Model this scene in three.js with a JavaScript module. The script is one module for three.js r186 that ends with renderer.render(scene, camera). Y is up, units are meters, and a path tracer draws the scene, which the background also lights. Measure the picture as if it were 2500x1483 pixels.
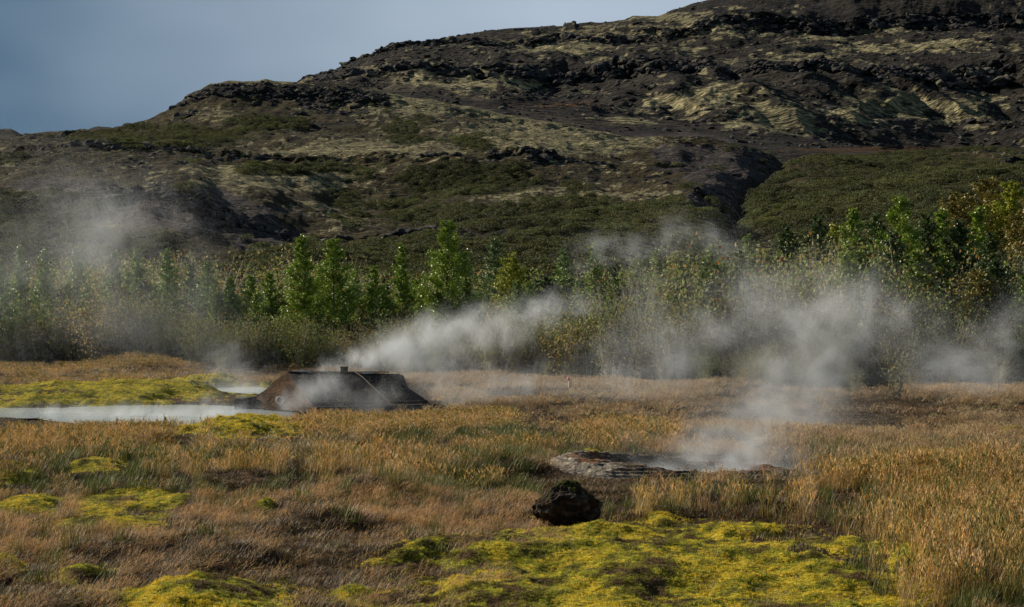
import * as THREE from 'three';
import { mergeGeometries } from 'three/addons/utils/BufferGeometryUtils.js';

// ------------------------------------------------------------------ camera, sky, sun, exposure
const EYE = 3, F = 4665, HY = 722;                     // eye height; focal length and horizon row of the photograph, to turn measured places into metres
const scene = new THREE.Scene();
const camera = new THREE.PerspectiveCamera(2 * Math.atan(741.5 / F) * 180 / Math.PI, 2500 / 1483, 0.5, 9000);
camera.position.set(0, EYE + 0.14, 0);
camera.rotation.x = -Math.atan(19.5 / F);
scene.add(camera);
const renderer = new THREE.WebGLRenderer({ antialias: true });
renderer.toneMapping = THREE.LinearToneMapping;
renderer.toneMappingExposure = 1.8;
renderer.shadowMap.enabled = true;
const SUN_DIR = new THREE.Vector3(-0.78, 0.46, -0.44).normalize();
const sun = new THREE.DirectionalLight(new THREE.Color(1, 0.9, 0.74), 5);
sun.position.copy(SUN_DIR).multiplyScalar(900);
sun.castShadow = true; sun.shadow.radius = 1.5;
sun.shadow.camera.left = sun.shadow.camera.bottom = -600; sun.shadow.camera.right = sun.shadow.camera.top = 600; sun.shadow.camera.far = 3000;
scene.add(sun, sun.target);

// ------------------------------------------------------------------ numbers
let seed = 7;
function rnd() { seed = (seed + 0x6D2B79F5) | 0; let t = Math.imul(seed ^ (seed >>> 15), 1 | seed); t = (t + Math.imul(t ^ (t >>> 7), 61 | t)) ^ t; return ((t ^ (t >>> 14)) >>> 0) / 4294967296; }
const rr = (a, b) => a + (b - a) * rnd();
const gauss = () => Math.sqrt(-2 * Math.log(1 - rnd() * 0.99999)) * Math.cos(6.2831853 * rnd());
const clamp = (x, a, b) => x < a ? a : x > b ? b : x, lerp = (a, b, t) => a + (b - a) * t;
const sstep = (a, b, x) => { const t = clamp((x - a) / (b - a), 0, 1); return t * t * (3 - 2 * t); };
const GR = new Float32Array(4096); for (let i = 0; i < 4096; i++) GR[i] = rnd() * 2 - 1;
const PERM = new Uint16Array(8192); { const p = [...Array(4096).keys()]; for (let i = 4095; i > 0; i--) { const j = (rnd() * (i + 1)) | 0;[p[i], p[j]] = [p[j], p[i]]; } for (let i = 0; i < 8192; i++) PERM[i] = p[i & 4095]; }
const hv = (i, j, k) => GR[PERM[(PERM[(PERM[i & 4095] + j) & 4095] + k) & 4095]];
function noise(x, y, z = 0) {                            // value noise, -1 to 1
  const i = Math.floor(x), j = Math.floor(y), k = Math.floor(z); let u = x - i, v = y - j, w = z - k;
  u = u * u * u * (u * (u * 6 - 15) + 10); v = v * v * v * (v * (v * 6 - 15) + 10); w = w * w * w * (w * (w * 6 - 15) + 10);
  const f = (k) => lerp(lerp(hv(i, j, k), hv(i + 1, j, k), u), lerp(hv(i, j + 1, k), hv(i + 1, j + 1, k), u), v);
  return lerp(f(k), f(k + 1), w);
}
function fbm(x, y, z = 0, o = 4) { let s = 0, a = 0.5, n = 0; for (let i = 0; i < o; i++) { s += a * noise(x, y, z); n += a; a *= 0.5; const X = x * 1.53 - y * 1.18 + z * 0.63 + 17.1, Y = x * 1.33 + y * 1.21 - z * 0.96 + 5.7, Z = x * 0.18 + y * 1.13 + z * 1.68 + 3.3; x = X; y = Y; z = Z; } return s / n; }
const ridged = (x, y, z = 0, o = 4) => { let s = 0, a = 0.5, n = 0; for (let i = 0; i < o; i++) { const r = 1 - Math.abs(noise(x, y, z)) * 1.6; s += a * r; n += a; a *= 0.5; const X = x * 1.53 - y * 1.18 + z * 0.63 + 9.1, Y = x * 1.33 + y * 1.21 - z * 0.96 + 3.7; z = x * 0.18 + y * 1.13 + z * 1.68; x = X; y = Y; } return s / n; };
const at = (px, py, D) => new THREE.Vector3((px - 1250) / F * D, EYE - (py - HY) / F * D, -D);
const depthOf = (py) => EYE * F / (py - HY);
const pxOf = (x, z) => 1250 + x / -z * F, pyOf = (z) => HY + EYE * F / -z;
const table = (pts) => (u) => { let i = 0; while (i < pts.length - 2 && u > pts[i + 1][0]) i++; const [a, b] = pts[i], [c, d] = pts[i + 1], t = clamp((u - a) / (c - a), 0, 1); return lerp(b, d, lerp(t, t * t * (3 - 2 * t), 0.5)); };
const C = (r, g, b) => new THREE.Color().setRGB(r, g, b);

// ------------------------------------------------------------------ naming
const used = {};
const numbered = (n) => { const k = used[n] = (used[n] ?? -1) + 1; return k ? n + '_' + String(k).padStart(3, '0') : n; };
function tag(o, label, category, group, kind) { if (label) o.userData.label = label; if (category) o.userData.category = category; if (group) o.userData.group = group; if (kind) o.userData.kind = kind; return o; }
function mesh(name, g, m, parent = scene) { const o = new THREE.Mesh(g, m); o.name = parent === scene ? numbered(name) : name; o.castShadow = o.receiveShadow = true; parent.add(o); return o; }
function thing(name, label, category, pos, group) { const o = new THREE.Group(); o.name = numbered(name); o.position.copy(pos); scene.add(o); return tag(o, label, category, group); }
function stuff(name, g, m, list, label, category) {      // list: [x, y, z, turn, size, tall, lean x, lean z, r, g, b]
  const o = new THREE.InstancedMesh(g, m, list.length), M = new THREE.Matrix4(), q = new THREE.Quaternion(), e = new THREE.Euler(), c = new THREE.Color();
  list.forEach((p, i) => {
    e.set(p[6] || 0, p[3], p[7] || 0, 'ZXY'); q.setFromEuler(e);
    M.compose(new THREE.Vector3(p[0], p[1], p[2]), q, new THREE.Vector3(p[4], p[5], p[4])); o.setMatrixAt(i, M);
    o.setColorAt(i, c.setRGB(p[8], p[9], p[10]));
  });
  o.name = numbered(name); o.castShadow = o.receiveShadow = true; scene.add(o);
  return tag(o, label, category, null, 'stuff');
}

// ------------------------------------------------------------------ sky: grey-blue cloud deck, paler towards the upper right
{
  const W = 1024, H = 512, d = new Float32Array(W * H * 4);
  for (let r = 0; r < H; r++) for (let c = 0; c < W; c++) {
    const up = ((r + 0.5) / H - 0.5) * Math.PI, ro = ((c + 0.5) / W - 0.5) * 2 * Math.PI;
    const x = Math.cos(ro) * Math.cos(up), y = Math.sin(up), z = Math.sin(ro) * Math.cos(up);
    const soft = fbm(x * 3.1 + 4, y * 7 + 2, z * 3.1, 4), band = fbm(x * 9, y * 26, z * 9 + 7, 3);
    const az = Math.atan2(x, -z), lift = Math.exp(-Math.pow((y - 0.2) / 0.16, 2));
    const t = clamp(0.02 + 0.46 * Math.sin(az * 1.0 + 0.25) + 0.52 * lift + soft * 0.62 + band * 0.2, 0, 1.1);
    const i = (r * W + c) * 4;
    d[i] = lerp(0.038, 0.228, t); d[i + 1] = lerp(0.078, 0.276, t); d[i + 2] = lerp(0.124, 0.333, t); d[i + 3] = 1;
  }
  const t = new THREE.DataTexture(d, W, H, THREE.RGBAFormat, THREE.FloatType);
  t.mapping = THREE.EquirectangularReflectionMapping; t.magFilter = t.minFilter = THREE.LinearFilter; t.needsUpdate = true;
  scene.background = t; scene.environment = t;
}

// ------------------------------------------------------------------ textures: only grain, in tiles of a few metres
function grainTexture(n, fn, srgb = true) {
  const d = new Uint8Array(n * n * 4);
  for (let j = 0; j < n; j++) for (let i = 0; i < n; i++) { const v = fn(i / n, j / n), k = (j * n + i) * 4; for (let c = 0; c < 3; c++) d[k + c] = clamp(v[c] ?? v[0], 0, 1) * 255; d[k + 3] = 255; }
  const t = new THREE.DataTexture(d, n, n); t.wrapS = t.wrapT = THREE.RepeatWrapping; t.magFilter = THREE.LinearFilter; t.colorSpace = srgb ? THREE.SRGBColorSpace : THREE.NoColorSpace; t.needsUpdate = true; return t;
}
const tiled = (u, v, f, z, o = 4) => { const a = u * 6.2831853, b = v * 6.2831853, R = f / 6.2831853; return fbm(Math.cos(a) * R + 50, Math.sin(a) * R + 50 + Math.cos(b) * R * 1.37, Math.sin(b) * R + z, o); };
const rockGrain = grainTexture(512, (u, v) => { const a = tiled(u, v, 22, 3, 4) * 0.5 + 0.5, s = tiled(u, v, 90, 9, 2); const k = clamp(0.62 + (a - 0.5) * 0.9 + s * 0.45, 0.12, 1); return [k, k * 0.985, k * 0.96]; });
const rockBump = grainTexture(512, (u, v) => [0.5 + 0.45 * tiled(u, v, 22, 3, 5) + 0.2 * tiled(u, v, 90, 9, 2)], false);

// ------------------------------------------------------------------ ground
const ell = (px, py, cx, cy, rx, ry) => Math.hypot((px - cx) / rx, (py - cy) / ry);
function poolDist(px, py, x, z) {                        // under 1: water
  const w = 0.16 * noise(x * 0.9, z * 0.5, 4);
  return Math.min(ell(px, py, 400, 1006, 300, 20) + w, ell(px, py, 60, 1000, 300, 9) + w, ell(px, py, 590, 949, 70, 8) + w, ell(px, py, 1205, 1195, 150, 8) + w * 0.6, ell(px, py, 1740, 1140, 230, 15));
}
function gh(x, z) {
  const D = -z; if (D < 8) return 0.1;
  const px = pxOf(x, z), py = pyOf(z);
  let h = 0.13 * (fbm(x * 0.22, z * 0.22, 1, 3) * 0.5 + 0.5) + 0.1 * Math.max(0, fbm(x * 0.9, z * 0.9, 2, 3) + 0.1) + 0.03 * fbm(x * 3.1, z * 3.1, 5, 2) + 0.03;
  if (D < 38) h += 0.42 * Math.pow(Math.max(0, fbm(x * 0.55, z * 0.5, 41, 3) + 0.1), 1.15) * (1 - sstep(30, 38, D)) * sstep(18, 22, D) * (1 - 0.85 * Math.exp(-Math.pow(ell(px, py, 230, 1250, 340, 80), 2))) * (1 - 0.7 * Math.exp(-Math.pow(ell(px, py, 1680, 1330, 520, 80), 2)));
  if (D < 110) {
    h += 0.5 * Math.exp(-Math.pow(ell(px, py, 345, 897, 120, 13), 2)) + 0.3 * Math.exp(-Math.pow(ell(px, py, 1790, 958, 110, 14), 2));
    const p = poolDist(px, py, x, z); if (p < 1.7) h = lerp(-0.16, h, sstep(0.9, 1.6, p));
  }
  return h;
}
const soil = new THREE.MeshPhysicalMaterial({ specularIntensity: 0.12, vertexColors: true, roughness: 1, map: rockGrain, bumpMap: rockBump, bumpScale: 0.02 });
function gridMesh(nu, nv, point, color, uvScale) {
  const P = new Float32Array(nu * nv * 3), K = new Float32Array(nu * nv * 3), UV = new Float32Array(nu * nv * 2), I = new Uint32Array((nu - 1) * (nv - 1) * 6);
  const v = new THREE.Vector3(); let n = 0;
  for (let j = 0; j < nv; j++) for (let i = 0; i < nu; i++) { point(i / (nu - 1), j / (nv - 1), v); v.toArray(P, (j * nu + i) * 3); UV[(j * nu + i) * 2] = v.x / uvScale; UV[(j * nu + i) * 2 + 1] = (v.y * 1.5 - v.z) / uvScale; }
  for (let j = 0; j < nv - 1; j++) for (let i = 0; i < nu - 1; i++) { const a = j * nu + i, b = a + 1, c = a + nu, d = c + 1; I[n++] = a; I[n++] = b; I[n++] = d; I[n++] = a; I[n++] = d; I[n++] = c; }
  const g = new THREE.BufferGeometry();
  g.setAttribute('position', new THREE.BufferAttribute(P, 3)); g.setAttribute('uv', new THREE.BufferAttribute(UV, 2)); g.setIndex(new THREE.BufferAttribute(I, 1)); g.computeVertexNormals();
  if (color) { const k = [0, 0, 0]; for (let j = 0; j < nv; j++) for (let i = 0; i < nu; i++) { const q = (j * nu + i) * 3; color(i / (nu - 1), j / (nv - 1), P[q], P[q + 1], P[q + 2], k); K.set(k, q); } g.setAttribute('color', new THREE.BufferAttribute(K, 3)); }
  return g;
}
{
  const rows = [];                                      // depth of each row: fine where the meadow is near, wide beyond
  for (let d = -40; d < 15; d += 11) rows.push(d);
  for (let py = 1640; py > 866; py -= 2.4) rows.push(depthOf(py));
  for (let d = 100; d < 4000; d *= 1.35) rows.push(d);
  const nu = 520;
  const side = (t) => { const s = t * 2 - 1; return Math.abs(s) < 0.92 ? s / 0.92 * 1500 : Math.sign(s) * (1500 + Math.pow((Math.abs(s) - 0.92) / 0.08, 3) * 40000); };
  const g = gridMesh(nu, rows.length, (u, v, p) => { const D = rows[Math.round(v * (rows.length - 1))], w = side(u) / F * Math.max(D, 18); p.set(w, 0, -D); p.y = D > 130 || D < 8 ? -0.2 : gh(w, -D); },
    (u, v, x, y, z, k) => { const n = fbm(x * 0.7, z * 0.5, 8, 3), w = n > 0.12; k[0] = w ? 0.105 : 0.065; k[1] = w ? 0.066 : 0.04; k[2] = w ? 0.032 : 0.02; }, 2.2);
  tag(mesh('meadow_ground', g, soil), 'brown peaty ground of the open meadow under the grass', 'ground', null, 'structure');
}
const milky = new THREE.MeshPhysicalMaterial({ color: C(0.30, 0.33, 0.33), roughness: 0.12, bumpMap: rockBump, bumpScale: 0.002 });
function water(cx, cy, rx, ry, y, name, label) {
  const D0 = depthOf(cy - ry), D1 = depthOf(cy + ry), s = new THREE.Shape(), n = 40;
  for (let i = 0; i < n; i++) { const a = i / n * 6.2832, D = lerp((D0 + D1) / 2, D0, 0) + Math.sin(a) * (D0 - D1) / 2; const x = (cx + Math.cos(a) * rx - 1250) / F * D; i ? s.lineTo(x, D) : s.moveTo(x, D); }
  const g = new THREE.ShapeGeometry(s); g.rotateX(-Math.PI / 2); g.translate(0, y, 0);
  tag(mesh(name, g, milky), label, 'water', null, 'structure');
}
water(400, 1007, 330, 26, 0.05, 'hot_pool_water', 'milky grey steaming pool left of the dark hut');
water(20, 1000, 330, 13, 0.044, 'stream_water', 'narrow stream running out of the steaming pool to the left edge');
water(590, 949, 85, 11, 0.05, 'small_pool_water', 'small pale pool behind the moss bank left of the hut');
water(1205, 1195, 175, 12, 0.03, 'brook_water', 'shallow glinting brook behind the dark boulder');

// ------------------------------------------------------------------ hills: surfaces lofted through measured contour lines, each at its own distance
function loft(name, label, rowsIn, u0, u1, nu, nv, relief, color, mat, uvScale) {
  const rows = rowsIn.map(([D, pts, spread]) => ({ D: typeof D === 'number' ? () => D : table(D), f: table(pts), w: spread ?? 1 }));
  const total = rows.slice(1).reduce((s, r) => s + r.w, 0), starts = []; let s = 0;
  rows.slice(1).forEach((r) => { starts.push(s); s += r.w / total; });
  const g = gridMesh(nu, nv, (tu, tv, p) => {
    const u = lerp(u0, u1, tu); let k = starts.length - 1; while (k > 0 && tv < starts[k]) k--;
    const w = rows[k + 1].w / total, t = clamp((tv - starts[k]) / w, 0, 1), a = rows[k], b = rows[k + 1];
    const D = lerp(a.D(u), b.D(u), t), py = lerp(a.f(u), b.f(u), t);
    p.copy(at(u, py, D)); relief(p, u, k + t);
  }, (tu, tv, x, y, z, c) => {
    let k = starts.length - 1; while (k > 0 && tv < starts[k]) k--;
    color(pxOf(x, z), HY + (EYE - y) / -z * F, k + clamp((tv - starts[k]) / (rows[k + 1].w / total), 0, 1), x, y, z, c);
  }, uvScale);
  return { mesh: tag(mesh(name, g, mat), label, 'hill', null, 'structure'), geometry: g, nu, nv };
}
const hillMat = new THREE.MeshPhysicalMaterial({ specularIntensity: 0.12, vertexColors: true, roughness: 1, map: rockGrain, bumpMap: rockBump, bumpScale: 0.7 });
const LICHEN = [0.34, 0.31, 0.18], BASALT = [0.026, 0.025, 0.028], SCREE = [0.088, 0.076, 0.078], SHRUB = [0.035, 0.043, 0.012], RUST = [0.12, 0.06, 0.025], HEATH = [0.068, 0.056, 0.026];
const mixTo = (c, k, t) => { for (let i = 0; i < 3; i++) c[i] = lerp(c[i], k[i], t); };
const bump2 = (px, py, cx, cy, rx, ry) => Math.exp(-Math.pow(ell(px, py, cx, cy, rx, ry), 2));
const ridgeRow = table([[300, 310], [440, 250], [560, 197], [760, 203], [900, 217], [1050, 243], [1250, 278], [1450, 318], [1550, 333], [1640, 326], [1700, 328], [1800, 343], [1880, 372], [1918, 402], [1950, 391], [2000, 384], [2900, 377]]);
const ravine = table([[1.5, 1786], [3, 1792], [4, 1806], [6, 1862], [8, 1900], [9.6, 1921]]);
const frontRows = [
  [100, [[-400, 872], [2900, 872]]],
  [[[-400, 150], [1700, 150], [2500, 135]], [[-400, 700], [500, 690], [1500, 690], [1800, 640], [2100, 610], [2500, 585], [2900, 560]], 1],
  [[[-400, 200], [1700, 200], [2900, 200]], [[-400, 610], [0, 606], [300, 640], [600, 625], [800, 603], [950, 603], [1200, 590], [1500, 575], [1730, 575], [1790, 590], [1850, 585], [2000, 545], [2500, 495], [2900, 470]], 1],
  [228, [[-400, 490], [0, 490], [200, 472], [350, 480], [470, 475], [540, 520], [650, 548], [760, 575], [900, 588], [1000, 580], [1200, 545], [1500, 530], [1680, 510], [1740, 530], [1795, 560], [1830, 500], [1900, 500], [2000, 478], [2500, 450], [2900, 430]], 1.2],
  [235, [[-400, 455], [0, 450], [200, 440], [350, 452], [470, 430], [540, 478], [620, 486], [760, 546], [880, 562], [1000, 560], [1200, 525], [1500, 512], [1680, 485], [1740, 510], [1795, 545], [1840, 468], [1890, 478], [2000, 458], [2500, 430], [2900, 420]], 0.7],
  [300, [[-400, 415], [0, 412], [300, 405], [600, 405], [750, 430], [850, 478], [1000, 482], [1200, 470], [1400, 462], [1500, 455], [1650, 440], [1740, 460], [1840, 480], [1890, 450], [2000, 425], [2500, 408], [2900, 400]], 1.3],
  [318, [[-400, 380], [0, 383], [300, 376], [600, 388], [900, 398], [1130, 400], [1220, 410], [1400, 408], [1500, 420], [1650, 412], [1760, 432], [1870, 452], [1905, 425], [2000, 410], [2500, 397], [2900, 390]], 0.8],
  [326, [[-400, 362], [0, 366], [300, 352], [600, 352], [900, 366], [1130, 385], [1220, 366], [1300, 358], [1400, 385], [1500, 400], [1650, 385], [1760, 410], [1880, 440], [1915, 412], [2000, 400], [2500, 389], [2900, 385]], 0.6],
  [385, [[-400, 352], [0, 354], [300, 335], [500, 318], [700, 322], [900, 332], [1100, 322], [1300, 332], [1450, 346], [1550, 358], [1650, 362], [1780, 382], [1890, 428], [1925, 402], [2000, 391], [2500, 384], [2900, 380]], 1.2],
  [420, [[-400, 345], [0, 345], [200, 330], [350, 310], [450, 268], [550, 252], [700, 258], [850, 268], [950, 264], [1050, 270], [1150, 280], [1300, 308], [1450, 332], [1550, 345], [1650, 345], [1780, 362], [1895, 415], [1930, 398], [2000, 387], [2500, 381], [2900, 378]], 1],
  [440, [[-400, 345], [0, 338], [60, 326], [150, 318], [270, 314], [300, 310], [350, 294], [400, 276], [440, 250], [462, 229], [480, 223], [520, 204], [560, 197], [645, 195], [700, 198], [760, 203], [830, 207], [900, 217], [960, 232], [1050, 243], [1150, 258], [1250, 278], [1350, 297], [1450, 318], [1550, 333], [1640, 326], [1700, 328], [1800, 343], [1880, 372], [1918, 402], [1950, 391], [2000, 384], [2500, 379], [2900, 377]], 1],
  [520, [[-400, 352], [300, 335], [560, 215], [800, 222], [1050, 262], [1350, 318], [1550, 352], [1700, 345], [1920, 410], [2100, 395], [2900, 390]], 0.5],
  [620, [[-400, 420], [300, 420], [560, 380], [1100, 400], [2900, 430]], 0.3],
];
const shrubMask = (px, py) => {
  let m = 0;
  for (const [x, y, rx, ry, a] of [[430, 330, 260, 34, 0.9], [620, 300, 160, 28, 0.8], [1000, 330, 90, 50, 0.6], [1160, 350, 70, 24, 0.8], [1100, 440, 260, 50, 1], [1000, 520, 240, 45, 0.9], [1400, 520, 260, 50, 1], [850, 500, 60, 70, 0.9], [800, 410, 220, 22, 0.8], [1650, 560, 220, 70, 1], [2250, 480, 480, 100, 1.4], [2000, 540, 200, 80, 1.2], [60, 520, 150, 40, 0.9], [330, 590, 330, 50, 0.9], [0, 610, 500, 80, 1], [800, 640, 300, 30, 1], [430, 560, 60, 50, 0.5], [1200, 640, 900, 55, 1.2], [100, 385, 300, 14, 0.7], [620, 415, 120, 16, 0.5], [2120, 400, 300, 25, 1]]) m = Math.max(m, a * bump2(px, py, x, y, rx, ry));
  return m;
};
const screeMask = (px, py) => Math.max(1.1 * bump2(px, py, 480, 520, 260, 60), 1.2 * bump2(px, py, 650, 580, 110, 45), 1.2 * bump2(px, py, 1790, 420, 150, 60), bump2(px, py, 1700, 380, 170, 40), 1.3 * bump2(px, py, 1780, 480, 60, 50), 0.8 * bump2(px, py, 150, 450, 200, 40));
const frontShrubs = [], rocks = [];
const front = loft('near_hill', 'dark rounded hill with a rocky brow, pale lichen and green scrub', frontRows, -350, 2850, 1050, 300, (p, u, r) => {
  const x = p.x, y = p.y, z = p.z, a = sstep(0.3, 1.4, r) * (1 - sstep(9.3, 9.9, r) * 0.7) ;
  const off = u - ravine(r), rv = sstep(1.3, 2.6, r) * (1 - sstep(9.2, 9.8, r)); p.y -= rv * 5.5 * Math.exp(-Math.pow((off - 4 + 16 * fbm(x * 0.09, z * 0.06, 8, 3)) / 24, 2)); p.y += rv * 2.2 * fbm(x * 0.12, z * 0.1, 4, 4) * Math.exp(-Math.pow((off + 60) / 80, 2)); p.y += rv * 1.2 * Math.exp(-Math.pow((off + 95) / 55, 2)) * (1 - sstep(8.4, 9.4, r));
  const cliff = Math.max(Math.exp(-Math.pow((r - 3.5) / 0.55, 2)), Math.exp(-Math.pow((r - 6.5) / 0.55, 2)), Math.exp(-Math.pow((r - 9.6) / 0.6, 2)));
  p.y += a * (2.0 * fbm(x * 0.03, z * 0.02, 3, 4) + 1.5 * (ridged(x * 0.05 + y * 0.05, z * 0.03, 7, 4) - 0.6));
  const crag = ridged(x * 0.11, y * 0.16, z * 0.05, 4) - 0.55;
  p.z += a * cliff * crag * 4; p.y += a * cliff * 0.9 * fbm(x * 0.35, y * 0.5, z * 0.3, 3);
  p.y += a * 0.55 * fbm(x * 0.4, z * 0.22, 6, 4);
  if (r > 9.3 && r < 10.6) p.y += 0.55 * Math.max(0, fbm(x * 0.25, 4, 1, 4)) * (u < 1100 ? 1 : 0.3) + (Math.abs(u - 648) < 20 ? 0.4 * (1 - Math.abs(u - 648) / 20) : 0);
}, (px, py, r, x, y, z, c) => {
  const n = fbm(x * 0.045, y * 0.12, z * 0.03, 4), m = fbm(x * 0.2, y * 0.45, z * 0.09, 4), f = fbm(x * 0.7, y * 1.2, z * 0.35, 3);
  c[0] = HEATH[0]; c[1] = HEATH[1]; c[2] = HEATH[2];
  if (m + n * 0.7 + f * 0.5 > 0.02) mixTo(c, BASALT, 0.85);
  const crest = Math.max(bump2(px, py, 1050, 255, 330, 28), bump2(px, py, 1350, 330, 260, 50), bump2(px, py, 700, 430, 230, 34), bump2(px, py, 620, 200, 110, 8), bump2(px, py, 900, 360, 300, 26) * 0.8, bump2(px, py, 850, 520, 60, 40) * 0.7, bump2(px, py, 1420, 470, 250, 22) * 0.6, bump2(px, py, 520, 280, 70, 30) * 0.5, bump2(px, py, 1250, 480, 60, 12), bump2(px, py, 560, 410, 140, 10), bump2(px, py, 1000, 300, 150, 50) * 0.5);
  const rim = r < 10.2 ? bump2(px, py, px, ridgeRow(px) + 8, 1, 20) * sstep(820, 960, px) * sstep(1660, 1560, px) : 0;
  if (rim + f * 0.6 > 0.42 || crest * 1.3 + f * 0.8 + m * 0.6 > 0.46 || f + m * 0.8 > 0.36) mixTo(c, LICHEN, 0.85);
  if (screeMask(px, py) + m * 0.35 > 0.55) mixTo(c, SCREE, 0.9);
  const cl = Math.max(Math.exp(-Math.pow((r - 3.5) / 0.45, 2)), Math.exp(-Math.pow((r - 6.5) / 0.42, 2)), Math.exp(-Math.pow((r - 9.5) / 0.42, 2)) * (px < 950 && px > 420 ? 1.1 : 0.2), px > 425 && px < 900 && r > 8.7 && r < 9.9 ? 0.75 + f * 0.5 : 0);
  if (cl + n * 0.6 + m * 0.5 > 0.78) mixTo(c, BASALT, 0.92);
  const off = px - ravine(r); if (r > 2.6 && r < 9.4 && off < 12 && off > -110 - 60 * m && m + f * 0.5 > -0.35) mixTo(c, SCREE, 0.75);
  const s = shrubMask(px, py) * (r > 2.6 && off < 10 && off > -120 ? 0.45 : 1) + n * 0.6 + m * 0.6 + f * 0.35;
  if (s > 0.52) { mixTo(c, SHRUB, 0.9); if (r > 0.05 && r < 10) frontShrubs.push([x, y, z, s, px, py]); }
  else if (r > 2 && r < 9.85 && c[0] < 0.05 && rnd() < (cl > 0.5 ? 0.15 : 0.035)) rocks.push([x, y, z, 0.2 + (cl > 0.5 ? 0.75 : 0.4) * rnd() * rnd()]);
}, hillMat, 26);

const farRows = [
  [560, [[-500, 430], [700, 430], [2900, 440]]],
  [640, [[-500, 370], [700, 340], [1000, 305], [1300, 315], [1500, 332], [1700, 342], [1900, 366], [2100, 376], [2900, 385]], 0.8],
  [780, [[-500, 350], [600, 330], [800, 245], [950, 228], [1050, 243], [1200, 262], [1400, 288], [1500, 302], [1600, 312], [1700, 316], [1850, 320], [2000, 336], [2200, 352], [2500, 357], [2900, 360]], 1.2],
  [870, [[-500, 360], [0, 360], [400, 350], [600, 310], [760, 215], [900, 214], [1000, 205], [1150, 215], [1300, 222], [1450, 236], [1600, 232], [1700, 232], [1850, 240], [2000, 268], [2200, 292], [2500, 292], [2900, 290]], 1.5],
  [940, [[-500, 360], [0, 360], [400, 345], [600, 300], [760, 209], [900, 196], [1000, 190], [1150, 196], [1300, 195], [1450, 202], [1600, 186], [1700, 198], [1780, 230], [1850, 200], [2000, 195], [2150, 190], [2300, 225], [2500, 225], [2900, 225]], 1.1],
  [958, [[-500, 360], [0, 360], [400, 343], [600, 295], [760, 204], [900, 182], [1000, 175], [1150, 168], [1230, 150], [1300, 155], [1450, 152], [1600, 132], [1700, 150], [1780, 175], [1850, 165], [2000, 148], [2100, 150], [2300, 172], [2500, 165], [2900, 165]], 1],
  [1060, [[-500, 355], [0, 355], [400, 340], [600, 285], [760, 201], [900, 162], [1000, 142], [1150, 136], [1300, 130], [1450, 122], [1600, 106], [1800, 108], [2000, 112], [2200, 118], [2500, 112], [2900, 110]], 1.1],
  [1150, [[-500, 350], [0, 350], [400, 336], [600, 275], [760, 199], [900, 152], [1000, 126], [1150, 110], [1300, 103], [1450, 98], [1600, 78], [1800, 66], [2000, 74], [2200, 78], [2500, 70], [2900, 68]], 1],
  [1168, [[-500, 345], [0, 345], [400, 334], [600, 270], [760, 198], [900, 146], [1000, 116], [1100, 98], [1200, 88], [1300, 84], [1450, 74], [1600, 54], [1800, 30], [2000, 30], [2200, 38], [2500, 28], [2900, 25]], 0.7],
  [1320, [[-500, 324], [0, 317], [25, 316], [55, 327], [150, 326], [205, 320], [240, 309], [270, 311], [300, 320], [450, 300], [600, 262], [757, 198], [800, 189], [840, 172], [900, 146], [960, 124], [1000, 113], [1060, 104], [1095, 96], [1110, 86], [1150, 78], [1200, 71], [1260, 67], [1380, 60], [1450, 56], [1500, 49], [1530, 46], [1545, 38], [1580, 37], [1605, 38], [1650, 22], [1700, 8], [1740, -4], [1900, -55], [2100, -105], [2500, -150], [2900, -170]], 1],
  [1600, [[-500, 400], [0, 400], [757, 260], [1100, 140], [1400, 105], [1700, 60], [2100, -20], [2900, -80]], 0.5],
  [1900, [[-500, 600], [2900, 500]], 0.3],
];
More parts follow.
